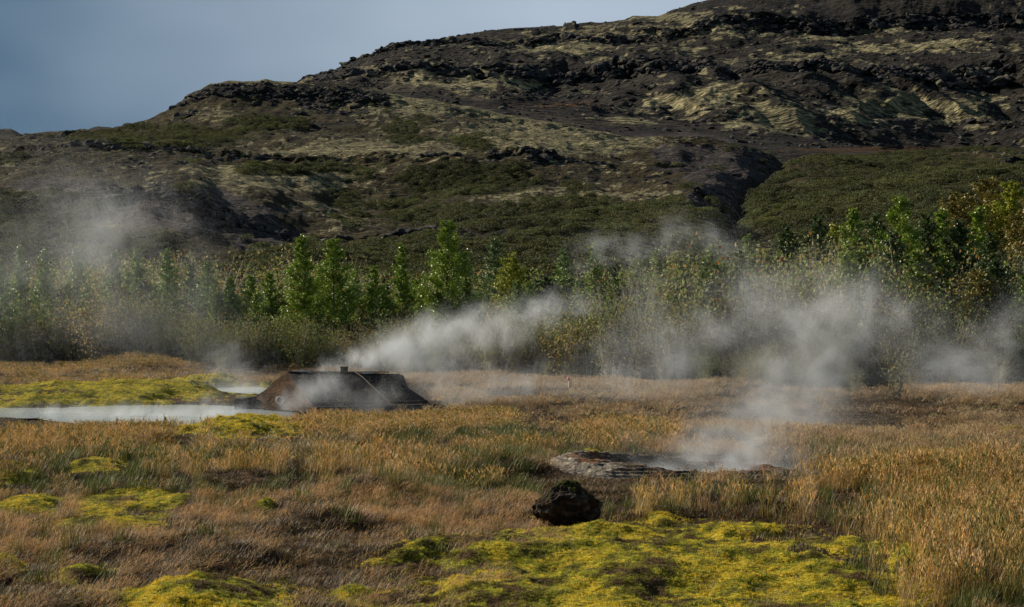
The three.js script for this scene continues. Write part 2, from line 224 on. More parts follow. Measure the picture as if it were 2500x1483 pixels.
loft('far_mountain', 'large dark mountain with gullies and pale lichen slopes behind the near hill', farRows, -450, 2850, 960, 250, (p, u, r) => {
  const x = p.x, y = p.y, z = p.z, a = sstep(1.2, 2.4, r) * (1 - 0.85 * sstep(8.2, 8.95, r)) * sstep(600, 900, u);
  const gx = x + y * 0.55;                               // gullies run down to the left
  const gully = Math.pow(clamp(ridged(gx * 0.011 + 3, y * 0.004, 2, 3), 0, 1), 1.0), fine = ridged(gx * 0.03, y * 0.03, 5, 4);
  const env = Math.exp(-Math.pow((r - 3.6) / 2.0, 2));
  p.z += a * env * (gully - 0.55) * 92 * sstep(1100, 1600, u);
  p.z += a * env * (fine - 0.6) * 11; p.z += a * 7 * fbm(x * 0.07, y * 0.1, z * 0.03, 5);
  const cliff = Math.max(Math.exp(-Math.pow((r - 4.5) / 0.6, 2)), Math.exp(-Math.pow((r - 7.5) / 0.6, 2)));
  p.z += a * cliff * 9 * (ridged(x * 0.07, y * 0.1, 9, 4) - 0.55);
  p.y += a * (9 * fbm(x * 0.012, z * 0.008, 3, 4) + 4 * fbm(x * 0.04, z * 0.022, 8, 4) + 1.2 * fbm(x * 0.16, z * 0.08, 8, 3));
  if (r > 8.4 && r < 9.6) p.y += 1.6 * fbm(x * 0.06, 2, 7, 4) + (Math.abs(u - 1392) < 16 ? 1.6 : 0);
}, (px, py, r, x, y, z, c) => {
  const n = fbm(x * 0.014, y * 0.03, z * 0.01, 4), m = fbm(x * 0.05 + y * 0.03, y * 0.1, z * 0.02, 4), f = fbm(x * 0.2, y * 0.35, z * 0.09, 3);
  c[0] = 0.042; c[1] = 0.038; c[2] = 0.033;
  if (m * 0.8 + f * 0.5 + n > 0.1) mixTo(c, BASALT, 0.8);
  const pale = Math.max(bump2(px, py, 1700, 240, 150, 55), bump2(px, py, 1900, 285, 160, 45), bump2(px, py, 2250, 260, 260, 40), bump2(px, py, 1100, 200, 250, 45) * 0.8, bump2(px, py, 1350, 110, 300, 30) * 0.8, bump2(px, py, 1650, 80, 250, 50) * 0.75, bump2(px, py, 2100, 100, 300, 60) * 0.6, bump2(px, py, 1500, 300, 120, 14), bump2(px, py, 1620, 40, 80, 10));
  if (pale * 1.1 + f * 0.8 + m * 0.9 > 0.58) mixTo(c, LICHEN, 0.85);
  if (ridgeRow(px) - py < 26 + 20 * m && px > 850 && px < 1720) mixTo(c, [0.04, 0.034, 0.032], 0.85);
  if (bump2(px, py, 1650, 340, 220, 22) + m * 0.3 > 0.6) mixTo(c, SCREE, 0.9);
  if (bump2(px, py, 2250, 365, 400, 9) * 1.1 + f * 0.4 > 0.6 || bump2(px, py, 1350, 255, 200, 14) + f * 0.9 > 0.95) mixTo(c, RUST, 0.8);
  const cl = Math.max(Math.exp(-Math.pow((r - 4.5) / 0.5, 2)), Math.exp(-Math.pow((r - 7.5) / 0.5, 2)) * 0.85);
  if (cl + n * 0.7 + m * 0.4 > 0.8) mixTo(c, BASALT, 0.92);
  if (r > 1.2 && r < 9.05 && c[0] < 0.05 && px > 700 && rnd() < (cl > 0.5 ? 0.13 : 0.03)) rocks.push([x, y, z, 0.5 + (cl > 0.5 ? 2.6 : 1.3) * rnd() * rnd()]);
}, new THREE.MeshPhysicalMaterial({ specularIntensity: 0.12, vertexColors: true, roughness: 1, map: rockGrain, bumpMap: rockBump, bumpScale: 2.2 }), 110);

{ // broken rock on the ledges and slopes
  seed = 808; const g = new THREE.IcosahedronGeometry(1, 1), p = g.attributes.position;
  for (let i = 0; i < p.count; i++) { const x = p.getX(i), y = p.getY(i), z = p.getZ(i), k = 1 + 0.55 * noise(x * 1.3 + 4, y * 1.3, z * 1.3) + 0.2 * noise(x * 3, y * 3 + 8, z * 3); p.setXYZ(i, x * k, y * k * 0.7, z * k); }
  g.computeVertexNormals();
  stuff('hillside_rocks', g, new THREE.MeshPhysicalMaterial({ specularIntensity: 0.15, roughness: 1, flatShading: true }), rocks.map(([x, y, z, s]) => { const t = rr(0.7, 1.5), w = rnd() < 0.25; return [x, y - s * 0.1, z, rnd() * 6.28, s * rr(0.8, 1.5), s * rr(0.7, 1.2), rr(-0.4, 0.4), rr(-0.4, 0.4), (w ? 0.06 : 0.024) * t, (w ? 0.056 : 0.0225) * t, (w ? 0.043 : 0.023) * t]; }), 'dark broken rocks on the ledges and slopes of the hills', 'rocks');
}

// ------------------------------------------------------------------ leaves, twigs and blades
class MB {                                               // collects triangles with a colour for each
  constructor() { this.p = []; this.c = []; }
  tri(a, b, c, k) { this.p.push(...a, ...b, ...c); for (let i = 0; i < 3; i++) this.c.push(k[0], k[1], k[2]); }
  leaf(x, y, z, s, k, flat = 0) {                        // a rhombus leaf turned at random
    const t = rnd() * 6.283, u = Math.acos(rr(-1, 1)), d = [Math.sin(u) * Math.cos(t), Math.cos(u) * (1 - flat), Math.sin(u) * Math.sin(t)], q = rnd() * 6.283;
    let e = [Math.cos(q), rr(-0.6, 0.6), Math.sin(q)]; const dt = e[0] * d[0] + e[1] * d[1] + e[2] * d[2]; e = e.map((v, i) => v - d[i] * dt); const l = Math.hypot(...e) || 1;
    if (flat > 0.15) { const w = s * 0.5 / l; this.tri([x - d[0] * s * 0.5 + e[0] * w, y - d[1] * s * 0.5 + e[1] * w, z - d[2] * s * 0.5 + e[2] * w], [x - d[0] * s * 0.5 - e[0] * w, y - d[1] * s * 0.5 - e[1] * w, z - d[2] * s * 0.5 - e[2] * w], [x + d[0] * s * 0.75, y + d[1] * s * 0.75, z + d[2] * s * 0.75], k); return; }
    const A = [x - d[0] * s * 0.6, y - d[1] * s * 0.6, z - d[2] * s * 0.6], B = [x + d[0] * s * 0.6, y + d[1] * s * 0.6, z + d[2] * s * 0.6], w = s * 0.42 / l;
    const L = [x + e[0] * w, y + e[1] * w, z + e[2] * w], R = [x - e[0] * w, y - e[1] * w, z - e[2] * w];
    this.tri(A, R, B, k); this.tri(A, B, L, k);
  }
  limb(a, b, ra, rb, k, n = 4) {
    const d = new THREE.Vector3(b[0] - a[0], b[1] - a[1], b[2] - a[2]).normalize(), e = new THREE.Vector3(Math.abs(d.y) > 0.9 ? 1 : 0, Math.abs(d.y) > 0.9 ? 0 : 1, 0).cross(d).normalize(), f = d.clone().cross(e);
    const pt = (o, r, i) => { const t = i / n * 6.2832, c = Math.cos(t) * r, s = Math.sin(t) * r; return [o[0] + e.x * c + f.x * s, o[1] + e.y * c + f.y * s, o[2] + e.z * c + f.z * s]; };
    for (let i = 0; i < n; i++) { const A = pt(a, ra, i), B = pt(a, ra, i + 1), c = pt(b, rb, i), D = pt(b, rb, i + 1); this.tri(A, D, B, k); this.tri(A, c, D, k); }
  }
  blade(x, z, h, w, lean, dir, k, head) {                // a curved tapering ribbon
    const sx = Math.cos(dir + 1.57) * w / 2, sz = Math.sin(dir + 1.57) * w / 2, n = 3; let L, R;
    for (let i = 0; i <= n; i++) {
      const t = i / n, o = lean * t * t, y = h * (t - 0.18 * lean / h * t * t), q = i === n ? 0.15 : 1 - 0.45 * t, X = x + Math.cos(dir) * o, Z = z + Math.sin(dir) * o;
      const l = [X - sx * q, y, Z - sz * q], r = [X + sx * q, y, Z + sz * q];
      if (i) { this.tri(L, R, r, k); this.tri(L, r, l, k); } L = l; R = r;
    }
    if (head) { const X = (L[0] + R[0]) / 2, Z = (L[2] + R[2]) / 2, Y = L[1]; for (let j = 0; j < head; j++) { const t = j / head, y = Y - h * 0.24 * t, s = h * 0.035 * (0.5 + t) , a = rnd() * 6.28, o = lean * Math.pow(1 - 0.24 * t, 2); const bx = x + Math.cos(dir) * o, bz = z + Math.sin(dir) * o; this.tri([bx, y - s, bz], [bx + Math.cos(a) * s, y + s * 0.7, bz + Math.sin(a) * s], [bx + Math.cos(a) * s * 0.3, y + s * 1.5, bz + Math.sin(a + 0.5) * s * 0.5], k.map((v) => v * 1.15)); } }
  }
  build() { const g = new THREE.BufferGeometry(); g.setAttribute('position', new THREE.Float32BufferAttribute(this.p, 3)); g.setAttribute('color', new THREE.Float32BufferAttribute(this.c, 3)); g.computeVertexNormals(); return g; }
}
const vary = (k, a = 0.25) => { const t = 1 + rr(-a, a); return [k[0] * t * (1 + rr(-a, a) * 0.3), k[1] * t, k[2] * t * (1 + rr(-a, a) * 0.4)]; };
const leafMat = (rough, tr, spec) => new THREE.MeshPhysicalMaterial({ vertexColors: true, roughness: rough, specularIntensity: spec, transmission: tr, thickness: 0, side: THREE.DoubleSide });
const LEAF = leafMat(0.45, 0.45, 0.5), DULL = leafMat(0.75, 0.5, 0.25), BLADE = leafMat(0.6, 0.42, 0.4), BARK = new THREE.MeshStandardMaterial({ vertexColors: true, roughness: 0.9 });

function poplarShape(slim, open, green, s) {             // one metre tall; slim: half width
  seed = s; const crown = new MB(), wood = new MB(), bark = [0.16, 0.145, 0.12];
  let bx = 0, bz = 0; const N = 8; let last = [0, -0.02, 0];
  for (let i = 1; i <= N; i++) { bx += rr(-0.006, 0.006); bz += rr(-0.006, 0.006); const p = [bx, i / N * 0.97, bz]; wood.limb(last, p, 0.013 * (1 - (i - 1) / N) + 0.002, 0.013 * (1 - i / N) + 0.0015, vary(bark, 0.1), 5); last = p; }
  const nb = 58;
  for (let i = 0; i < nb; i++) {
    const t = 0.1 + 0.88 * Math.pow(i / nb, 0.95), prof = Math.pow(Math.sin(Math.min(1, (1 - t) * 1.15 + 0.03) * 1.5708), 1.15) * (t < 0.28 ? 0.55 + t * 1.6 : 1);
    const len = slim * prof * rr(0.55, 1.25) + 0.015, a = i * 2.4 + rr(-0.5, 0.5), rise = rr(0.5, 1.25) * (0.5 + t * 0.7);
    const end = [Math.cos(a) * len, t + len * rise, Math.sin(a) * len];
    wood.limb([0, t, 0], end, 0.0036, 0.0012, bark, 3);
    const nl = Math.round((46 + 2300 * len) * (1 - open));
    for (let j = 0; j < nl; j++) {
      const q = Math.pow(rnd(), 0.6), sp = 0.010 + 0.22 * len;
      crown.leaf(end[0] * q + gauss() * sp * 0.42, lerp(t, end[1], q) + gauss() * sp * 0.36, end[2] * q + gauss() * sp * 0.42, rr(0.0085, 0.0135), vary(green, 0.28), 0.2);
    }
  }
  for (let j = 0; j < 26; j++) crown.leaf(bx + gauss() * 0.008, rr(0.93, 1.0), bz + gauss() * 0.008, 0.012, vary(green, 0.2));
  return [crown.build(), wood.build()];
}
const GREENS = [[0.24, 0.33, 0.028], [0.20, 0.30, 0.032], [0.32, 0.34, 0.024], [0.19, 0.25, 0.09], [0.085, 0.13, 0.026], [0.22, 0.18, 0.024]];
const poplars = [[0.10, 0.1, 0, 11], [0.145, 0.05, 0, 12], [0.20, 0.12, 0, 13], [0.12, 0.2, 1, 14], [0.22, 0.1, 2, 15], [0.15, 0.3, 3, 16], [0.18, 0.05, 4, 17], [0.24, 0.25, 5, 18]].map(([a, b, g, s]) => poplarShape(a, b, GREENS[g], s));
const treeProtos = [];
function poplar(px, top, D, kind, label, turn = 0, wide = 1) {
  const base = new THREE.Vector3((px - 1250) / F * D, gh((px - 1250) / F * D, -D) - 0.05, -D), H = (EYE - (top - HY) / F * D) - base.y;
  let o;
  if (!treeProtos[kind]) {
    o = treeProtos[kind] = thing('poplar_tree', label, 'tree', base);
    mesh('trunk', poplars[kind][1], BARK, o); mesh('crown', poplars[kind][0], LEAF, o);
  } else { o = treeProtos[kind].clone(); o.userData = {}; o.name = numbered('poplar_tree'); scene.add(o); tag(o, label, 'tree'); }
  o.position.copy(base); o.scale.set(H * wide, H, H * wide); o.rotation.y = turn;
  o.userData.group = 'poplars rising out of the thicket';
}
seed = 99;
const L = 'poplar';
const TREES = [
  [2, 622, 84, 3, 'dark poplar cut by the left edge of the picture'], [48, 590, 86, 0, 'slim pale poplar nearest the left edge, in drifting steam'], [108, 600, 87, 0, 'slim poplar between two others in the haze at far left'],
  [187, 592, 85, 3, 'silvery poplar third along the hazy left row'], [278, 606, 88, 5, 'open pale yellow-green poplar in the left steam'], [334, 597, 87, 1, 'full soft-green poplar right of the open pale one on the left'],
  [409, 598, 85, 3, 'narrow silvery poplar alone between steam and scrub on the left'], [466, 636, 87, 5, 'short faint poplar just left of a similar silvery one'], [507, 628, 86, 3, 'short silvery poplar above the reddish grass mound'],
  [562, 668, 88, 1, 'small dark poplar at the edge of the clear left haze'], [612, 662, 88, 1, 'small rounded dark poplar in a low gap'], [656, 655, 87, 1, 'small dark poplar left of the tall pair above the hut'],
  [738, 566, 83, 1, 'left tree of the tall bright pair above the hut'], [815, 575, 84, 2, 'right and broader tree of the tall bright pair above the hut'], [866, 650, 87, 5, 'low yellow-green poplar tucked beside the broad bright one'],
  [912, 640, 87, 1, 'medium dark poplar left of the slender spire'], [980, 585, 82, 0, 'slender spire-like poplar left of the tallest tree'], [1092, 530, 80, 2, 'tallest broad cone-shaped poplar in the middle of the tree line'],
  [1206, 570, 84, 5, 'open dark poplar with bare trunk right of the tallest tree'], [1250, 608, 81, 4, 'yellow-green rounded poplar right of the tallest tree'], [1376, 598, 84, 3, 'hazy poplar above the end of the hut steam'],
  [1450, 582, 80, 0, 'tall silvery poplar veiled by steam, dark at its foot'], [1498, 622, 84, 6, 'dark poplar behind the veiled silvery one'], [1550, 624, 83, 4, 'low rounded yellow-green tree in the centre right'],
  [1606, 600, 84, 1, 'pale misty pointed poplar right of the rounded yellow tree'], [1652, 606, 87, 4, 'bright yellow-green top behind misty poplars'], [1690, 598, 88, 5, 'thin misty poplar beside the yellow-green top'],
  [1738, 588, 80, 1, 'dark-hearted poplar veiled by steam left of the right-hand grove'], [1826, 562, 80, 0, 'thin dark poplar leading the right-hand grove'], [1868, 600, 82, 4, 'bright green low tree at the left of the right-hand grove'],
  [1922, 540, 80, 6, 'dark leafy poplar in the left part of the right-hand grove'], [1998, 520, 79, 6, 'dark pointed poplar with a narrow crown tip in the right-hand grove'], [2040, 540, 84, 4, 'olive tree behind the dark pointed poplars on the right'],
  [2082, 498, 80, 1, 'tall dark poplar left of the highest one in the right-hand grove'], [2140, 515, 82, 6, 'full dark poplar close beside the highest one in the grove'], [2196, 470, 79, 2, 'highest poplar of the right-hand grove with a feathery tip'],
  [2180, 560, 76, 6, 'broad dark poplar in front of the highest one'], [2262, 512, 80, 6, 'dense dark poplar right of the highest one'], [2302, 500, 83, 1, 'dark poplar in the middle of the right-hand grove'],
  [2345, 530, 78, 6, 'dark poplar with silvery leaf glints near the right'], [2388, 495, 80, 0, 'narrow poplar with glinting leaves near the right edge'], [2420, 560, 76, 6, 'lowest dark poplar at the right end of the grove'],
  [2340, 462, 98, 7, 'olive birch-like tree behind the grove'], [2415, 425, 100, 7, 'tall olive tree high behind the right end of the grove'], [2470, 436, 98, 4, 'yellow-olive tree high at the right edge'], [2488, 530, 84, 7, 'yellowing tree at the right edge below the high olive ones'], [2520, 470, 95, 7, 'olive tree cut by the right edge'],
];
for (const [px, top, D, k, label] of TREES) poplar(px, top, D, k, label.includes('poplar') || label.includes('tree') ? label : label + ' poplar', rnd() * 6.28, rr(0.98, 1.2));

// birch scrub: many thin stems, small dull leaves
function birchShape(s, leaves, mix) {
  seed = s; const c = new MB(), w = new MB();
  for (let i = 0; i < 20; i++) {
    const a = rnd() * 6.283, out = rr(0.1, 0.5), h = rr(0.55, 1.0), m = [Math.cos(a) * out * 0.45, h * 0.5, Math.sin(a) * out * 0.45], e = [Math.cos(a) * out, h, Math.sin(a) * out];
    w.limb([Math.cos(a) * 0.05, 0, Math.sin(a) * 0.05], m, 0.008, 0.005, [0.19, 0.17, 0.14], 3); w.limb(m, e, 0.005, 0.0015, [0.19, 0.17, 0.14], 3);
    for (let j = 0; j < leaves; j++) { const t = Math.pow(rnd(), 0.7), b = t < 0.5 ? [m[0] * t * 2, m[1] * t * 2, m[2] * t * 2] : [lerp(m[0], e[0], t * 2 - 1), lerp(m[1], e[1], t * 2 - 1), lerp(m[2], e[2], t * 2 - 1)]; const q = rnd(); c.leaf(b[0] + gauss() * 0.085, b[1] + gauss() * 0.06, b[2] + gauss() * 0.085, rr(0.02, 0.033), vary(q < 0.06 ? [0.3, 0.13, 0.03] : q < 0.2 ? [0.24, 0.19, 0.05] : mix, 0.3)); }
  }
  return [c.build(), w.build()];
}
const birches = [birchShape(31, 62, [0.24, 0.26, 0.085]), birchShape(32, 56, [0.27, 0.265, 0.12]), birchShape(33, 66, [0.20, 0.25, 0.055]), birchShape(34, 54, [0.34, 0.27, 0.09])];
const edge = table([[-300, 82], [0, 81], [300, 79], [500, 77], [700, 78], [1100, 72], [1400, 68], [1700, 63], [1850, 61], [2100, 62], [2250, 63], [2800, 66]]);
{
  seed = 1234;
  const lists = birches.map(() => []);
  for (let i = 0; i < 1500; i++) {
    const px = rr(-250, 2750), back = Math.pow(rnd(), 1.2), D = edge(px) + 1 + back * 34 + rr(0, 1), x = (px - 1250) / F * D, n = noise(x * 0.16, D * 0.16, 3);
    const h = (1.9 + back * 1.9 + n * 1.3) * rr(0.55, 1.4) * (px > 1750 ? 1.1 : 1), k = rnd() < (n > 0.3 ? 0.3 : 0.05) ? 3 : (rnd() * 3) | 0, t = rr(0.6, 1.15);
    lists[k].push([x, gh(x, -D) - 0.05, -D, rnd() * 6.28, h * rr(0.8, 1.1), h, 0, 0, t, t, t]);
  }
  lists.forEach((l, k) => {
    stuff('birch_thicket', birches[k][0], DULL, l, ['dull olive leaves of the birch thicket below the poplars', 'grey-green leaves of the birch thicket below the poplars', 'dark green leaves of the birch thicket below the poplars', 'brownish autumn leaves of the birch thicket below the poplars'][k], 'thicket');
    stuff('thicket_twigs', birches[k][1], BARK, l.map((p) => [...p.slice(0, 8), 1, 1, 1]), 'thin grey twigs and stems inside the birch thicket', 'twigs');
  });
  const young = poplars.map(() => []);
  for (let i = 0; i < 420; i++) { const px = rr(-200, 2700), k = [0, 1, 2, 3, 4, 6, 6, 1, 0, 3, 2, 7][(rnd() * 12) | 0], D = edge(px) + rr(6, 26), x = (px - 1250) / F * D, h = rr(2.4, 3.9) * (px > 1700 ? 1.25 : 1), t = rr(0.65, 1.05); young[k].push([x, gh(x, -D) - 0.05, -D, rnd() * 6.28, h * rr(1, 1.5), h, 0, 0, t, t, t]); }
  young.forEach((l, k) => l.length && stuff('young_poplars', poplars[k][0], LEAF, l, 'young ' + ['slim', 'oval', 'broad', 'silvery', 'yellow-green', 'open', 'dark', 'olive'][k] + ' trees filling the tree belt between the taller poplars', 'young trees'));
  const singles = [[2190, 800, 57, 1, 'lone dark birch bush with a branch reaching right, in the steam'], [2230, 880, 56, 3, 'small yellowish sapling right of the lone dark birch'], [1832, 858, 59, 3, 'rust-tinged birch bush where the steam meets the field'], [1765, 925, 58, 2, 'low dark bush at the field edge left of the tall steam'], [2440, 845, 61, 1, 'thin upright birch near the right edge of the field'], [2330, 905, 62, 0, 'low birch bush in pale grass at right'], [1330, 868, 69, 0, 'grey-green bush behind the misty field'], [540, 850, 74, 0, 'olive bush left of the hut at the field edge'], [2480, 1000, 54, 2, 'small green bush at the right edge of the field'], [2090, 880, 58, 0, 'faint olive bush inside the tall steam']];
  const proto = [];
  for (const [px, top, D, k, label] of singles) {
    const x = (px - 1250) / F * D, y = gh(x, -D) - 0.03, H = EYE - (top - HY) / F * D - y; let o;
    if (!proto[k]) { o = proto[k] = thing('birch_bush', label, 'bush', new THREE.Vector3()); mesh('stems', birches[k][1], BARK, o); mesh('crown', birches[k][0], DULL, o); }
    else { o = proto[k].clone(); o.userData = {}; o.name = numbered('birch_bush'); scene.add(o); tag(o, label, 'bush'); }
    o.position.set(x, y, -D); o.scale.set(H * 0.8, H, H * 0.8); o.rotation.y = rnd() * 6.28; o.userData.group = 'single birch bushes at the field edge';
  }
}
{ // hillside scrub
  seed = 321; const b = new MB();
  for (let i = 0; i < 260; i++) { const a = rnd() * 6.28, r = Math.sqrt(rnd()) * 0.7, top = 0.75 * Math.sqrt(Math.max(0, 1 - r * r * 1.7)); b.leaf(Math.cos(a) * r, top * (1 - 0.35 * rnd() * rnd()) + gauss() * 0.03, Math.sin(a) * r, rr(0.07, 0.12), vary([0.07, 0.082, 0.024], 0.25)); }
  const l = [];
  for (const [x, y, z, s, px, py] of frontShrubs) { const keep = (sstep(0.5, 0.9, s) * 0.34 + 0.05) * (py > 560 ? 1.2 : 1); if (px < -150 || px > 2650 || rnd() > keep) continue; const t = rr(0.6, 1.25) * (1 + 0.5 * noise(x * 0.08, y * 0.3, z * 0.08)), h = rr(0.6, 1.4); l.push([x + gauss() * 0.3, y - 0.1, z + gauss() * 0.6, rnd() * 6.28, h * 1.1, h, 0, 0, t * rr(0.95, 1.2), t, t]); }
  stuff('hillside_scrub', b.build(), DULL, l, 'dark green low scrub spread over the near hill', 'scrub');
}

// ------------------------------------------------------------------ hut over the hot well
{
  const D0 = 51, O = at(820, 998, D0); O.y = 0.13;
  const hut = thing('hut', 'low dark brown hipped hut with a small chimney beside the steaming pool', 'hut', O);
  const V = (px, py, D) => at(px, py, D).sub(O).setY(at(px, py, D).y);
  const earth = new THREE.MeshPhysicalMaterial({ specularIntensity: 0.12, vertexColors: true, roughness: 0.92, map: rockGrain, bumpMap: rockBump, bumpScale: 0.03 });
  const felt = new THREE.MeshPhysicalMaterial({ specularIntensity: 0.4, vertexColors: true, roughness: 0.8, map: rockGrain, bumpMap: rockBump, bumpScale: 0.008 });
  function panel(name, a, b, c, d, color, m, rough, nu = 40, nv = 24) {   // a, b lower edge; d, c upper edge
    const g = gridMesh(nu, nv, (u, v, p) => { p.copy(a).lerp(b, u).lerp(d.clone().lerp(c, u), v); const n = fbm(p.x * 1.7, p.y * 2.5, p.z * 1.7, 4); p.y += n * rough * Math.sin(Math.PI * clamp(v, 0.05, 0.95)); p.z += n * rough * 0.6 * Math.sin(Math.PI * u); p.y += 0.055 * fbm(p.x * 1.6, p.y * 1.6, p.z * 1.6, 4) + 0.02 * fbm(p.x * 7, p.y * 7, p.z * 7, 2); }, (u, v, x, y, z, k) => { const n = fbm(x * 2, y * 4, z * 2, 3); for (let i = 0; i < 3; i++) k[i] = color[i] * (n > 0.1 ? 1.35 : n < -0.2 ? 0.7 : 1); }, 0.9);
    return mesh(name, g, m, hut);
  }
  const Lb = V(588, 992, 52.6), Cb = V(776, 1010, 49.4), Rb = V(1066, 1000, 51), Kb = V(1010, 985, 55), Jb = V(700, 985, 55);
  const A = V(703, 907, 52.0), B = V(950, 911, 51.8), B2 = V(985, 915, 53), A2 = V(735, 905, 53.2);
  panel('end_slope', Lb, Cb, A, A.clone().add(new THREE.Vector3(-0.02, 0, -0.02)), [0.10, 0.058, 0.033], earth, 0.10);
  panel('front_slope', Cb, Rb, B, A, [0.032, 0.026, 0.024], felt, 0.06);
  panel('right_slope', Rb, Kb, B2, B, [0.03, 0.026, 0.025], felt, 0.04);
  panel('back_slope', Kb, Jb, A2, B2, [0.04, 0.034, 0.03], felt, 0.03);
  panel('back_end_slope', Jb, Lb, A, A2, [0.10, 0.06, 0.035], earth, 0.05);
  panel('roof_top', A, B, B2, A2, [0.05, 0.05, 0.055], new THREE.MeshStandardMaterial({ vertexColors: true, roughness: 0.28, bumpMap: rockBump, bumpScale: 0.01 }), 0.02, 30, 8);
  const box = (a, b, w, h, k) => { const d = b.clone().sub(a), g = new THREE.BoxGeometry(d.length(), h, w, 12, 1, 1); g.rotateY(Math.atan2(-d.z, d.x)); const m = a.clone().add(b).multiplyScalar(0.5); g.translate(m.x, m.y, m.z); return g; };
  const wood = new THREE.MeshStandardMaterial({ color: C(0.04, 0.03, 0.025), roughness: 0.8, bumpMap: rockBump, bumpScale: 0.01 });
  const s1 = Cb.clone().lerp(A, 0.26), s2 = Rb.clone().lerp(B, 0.2), out = new THREE.Vector3(0.01, 0.02, 0.05);
  mesh('lap_board', box(s1.clone().add(out), s2.clone().add(out), 0.05, 0.035), wood, hut);
  const e1 = Cb.clone().add(new THREE.Vector3(-0.05, -0.1, 0.12)), e2 = Rb.clone().add(new THREE.Vector3(0.05, -0.06, 0.12)); e1.y = e2.y = 0.03; mesh('base_board', box(e1, e2, 0.1, 0.2), wood, hut);
  const ridgeA = A.clone().add(new THREE.Vector3(0, 0.012, 0)), ridgeB = B.clone().add(new THREE.Vector3(0, 0.012, 0)); mesh('ridge_strip', box(ridgeA, ridgeB, 0.07, 0.03), wood, hut);
  const tubeAlong = (pts, r, n = 6) => new THREE.TubeGeometry(new THREE.CatmullRomCurve3(pts), 24, r, n);
  const onFront = (u, v, up) => Cb.clone().lerp(Rb, u).lerp(A.clone().lerp(B, u), v).add(new THREE.Vector3(0, up, up));
  mesh('cord', tubeAlong([onFront(0.66, 1.0, 0.03), onFront(0.66, 0.8, 0.08), onFront(0.655, 0.6, 0.085), onFront(0.65, 0.35, 0.085), onFront(0.655, 0.1, 0.07)], 0.012), new THREE.MeshStandardMaterial({ color: C(0.10, 0.07, 0.045), roughness: 0.9 }), hut);
  const ch = V(840, 909, 52.1), cg = new THREE.BoxGeometry(0.19, 0.2, 0.19, 3, 3, 3); { const p = cg.attributes.position; for (let i = 0; i < p.count; i++) p.setXYZ(i, p.getX(i) * (1 + 0.1 * noise(i * 3.1, 1)), p.getY(i) + 0.012 * noise(i * 1.7, 9), p.getZ(i) * (1 + 0.1 * noise(i * 2.3, 5))); cg.computeVertexNormals(); }
  const chimney = mesh('chimney', cg.translate(ch.x, ch.y + 0.04, ch.z), new THREE.MeshStandardMaterial({ color: C(0.07, 0.045, 0.04), roughness: 0.95, bumpMap: rockBump, bumpScale: 0.02 }), hut);
  mesh('chimney_rim', new THREE.BoxGeometry(0.215, 0.03, 0.215).translate(ch.x, ch.y + 0.15, ch.z), wood, chimney);
  const vp = V(684, 976, 50.1), vent = mesh('vent_pipe', new THREE.CylinderGeometry(0.085, 0.085, 0.3, 20, 1, true).rotateX(Math.PI / 2).translate(vp.x, vp.y, vp.z), new THREE.MeshStandardMaterial({ color: C(0.34, 0.33, 0.31), roughness: 0.6, metalness: 0.3, side: THREE.DoubleSide }), hut);
  mesh('pipe_collar', new THREE.TorusGeometry(0.09, 0.018, 8, 24).translate(vp.x, vp.y, vp.z + 0.15), new THREE.MeshStandardMaterial({ color: C(0.4, 0.39, 0.37), roughness: 0.6 }), vent);
  const lb = V(596, 990, 52.3), eb = new THREE.BoxGeometry(0.52, 0.34, 0.5, 12, 6, 8); { const p = eb.attributes.position; for (let i = 0; i < p.count; i++) { const x = p.getX(i), y = p.getY(i), z = p.getZ(i), n = fbm(x * 4, y * 4, z * 4 + 3, 3); p.setXYZ(i, x + n * 0.08, y + n * 0.06 - (x < -0.2 ? 0.06 : 0), z + n * 0.06); } eb.computeVertexNormals(); }
  mesh('end_block', eb.translate(lb.x, 0.06, lb.z), new THREE.MeshStandardMaterial({ color: C(0.09, 0.058, 0.038), roughness: 0.95, map: rockGrain, bumpMap: rockBump, bumpScale: 0.02 }), hut);
}

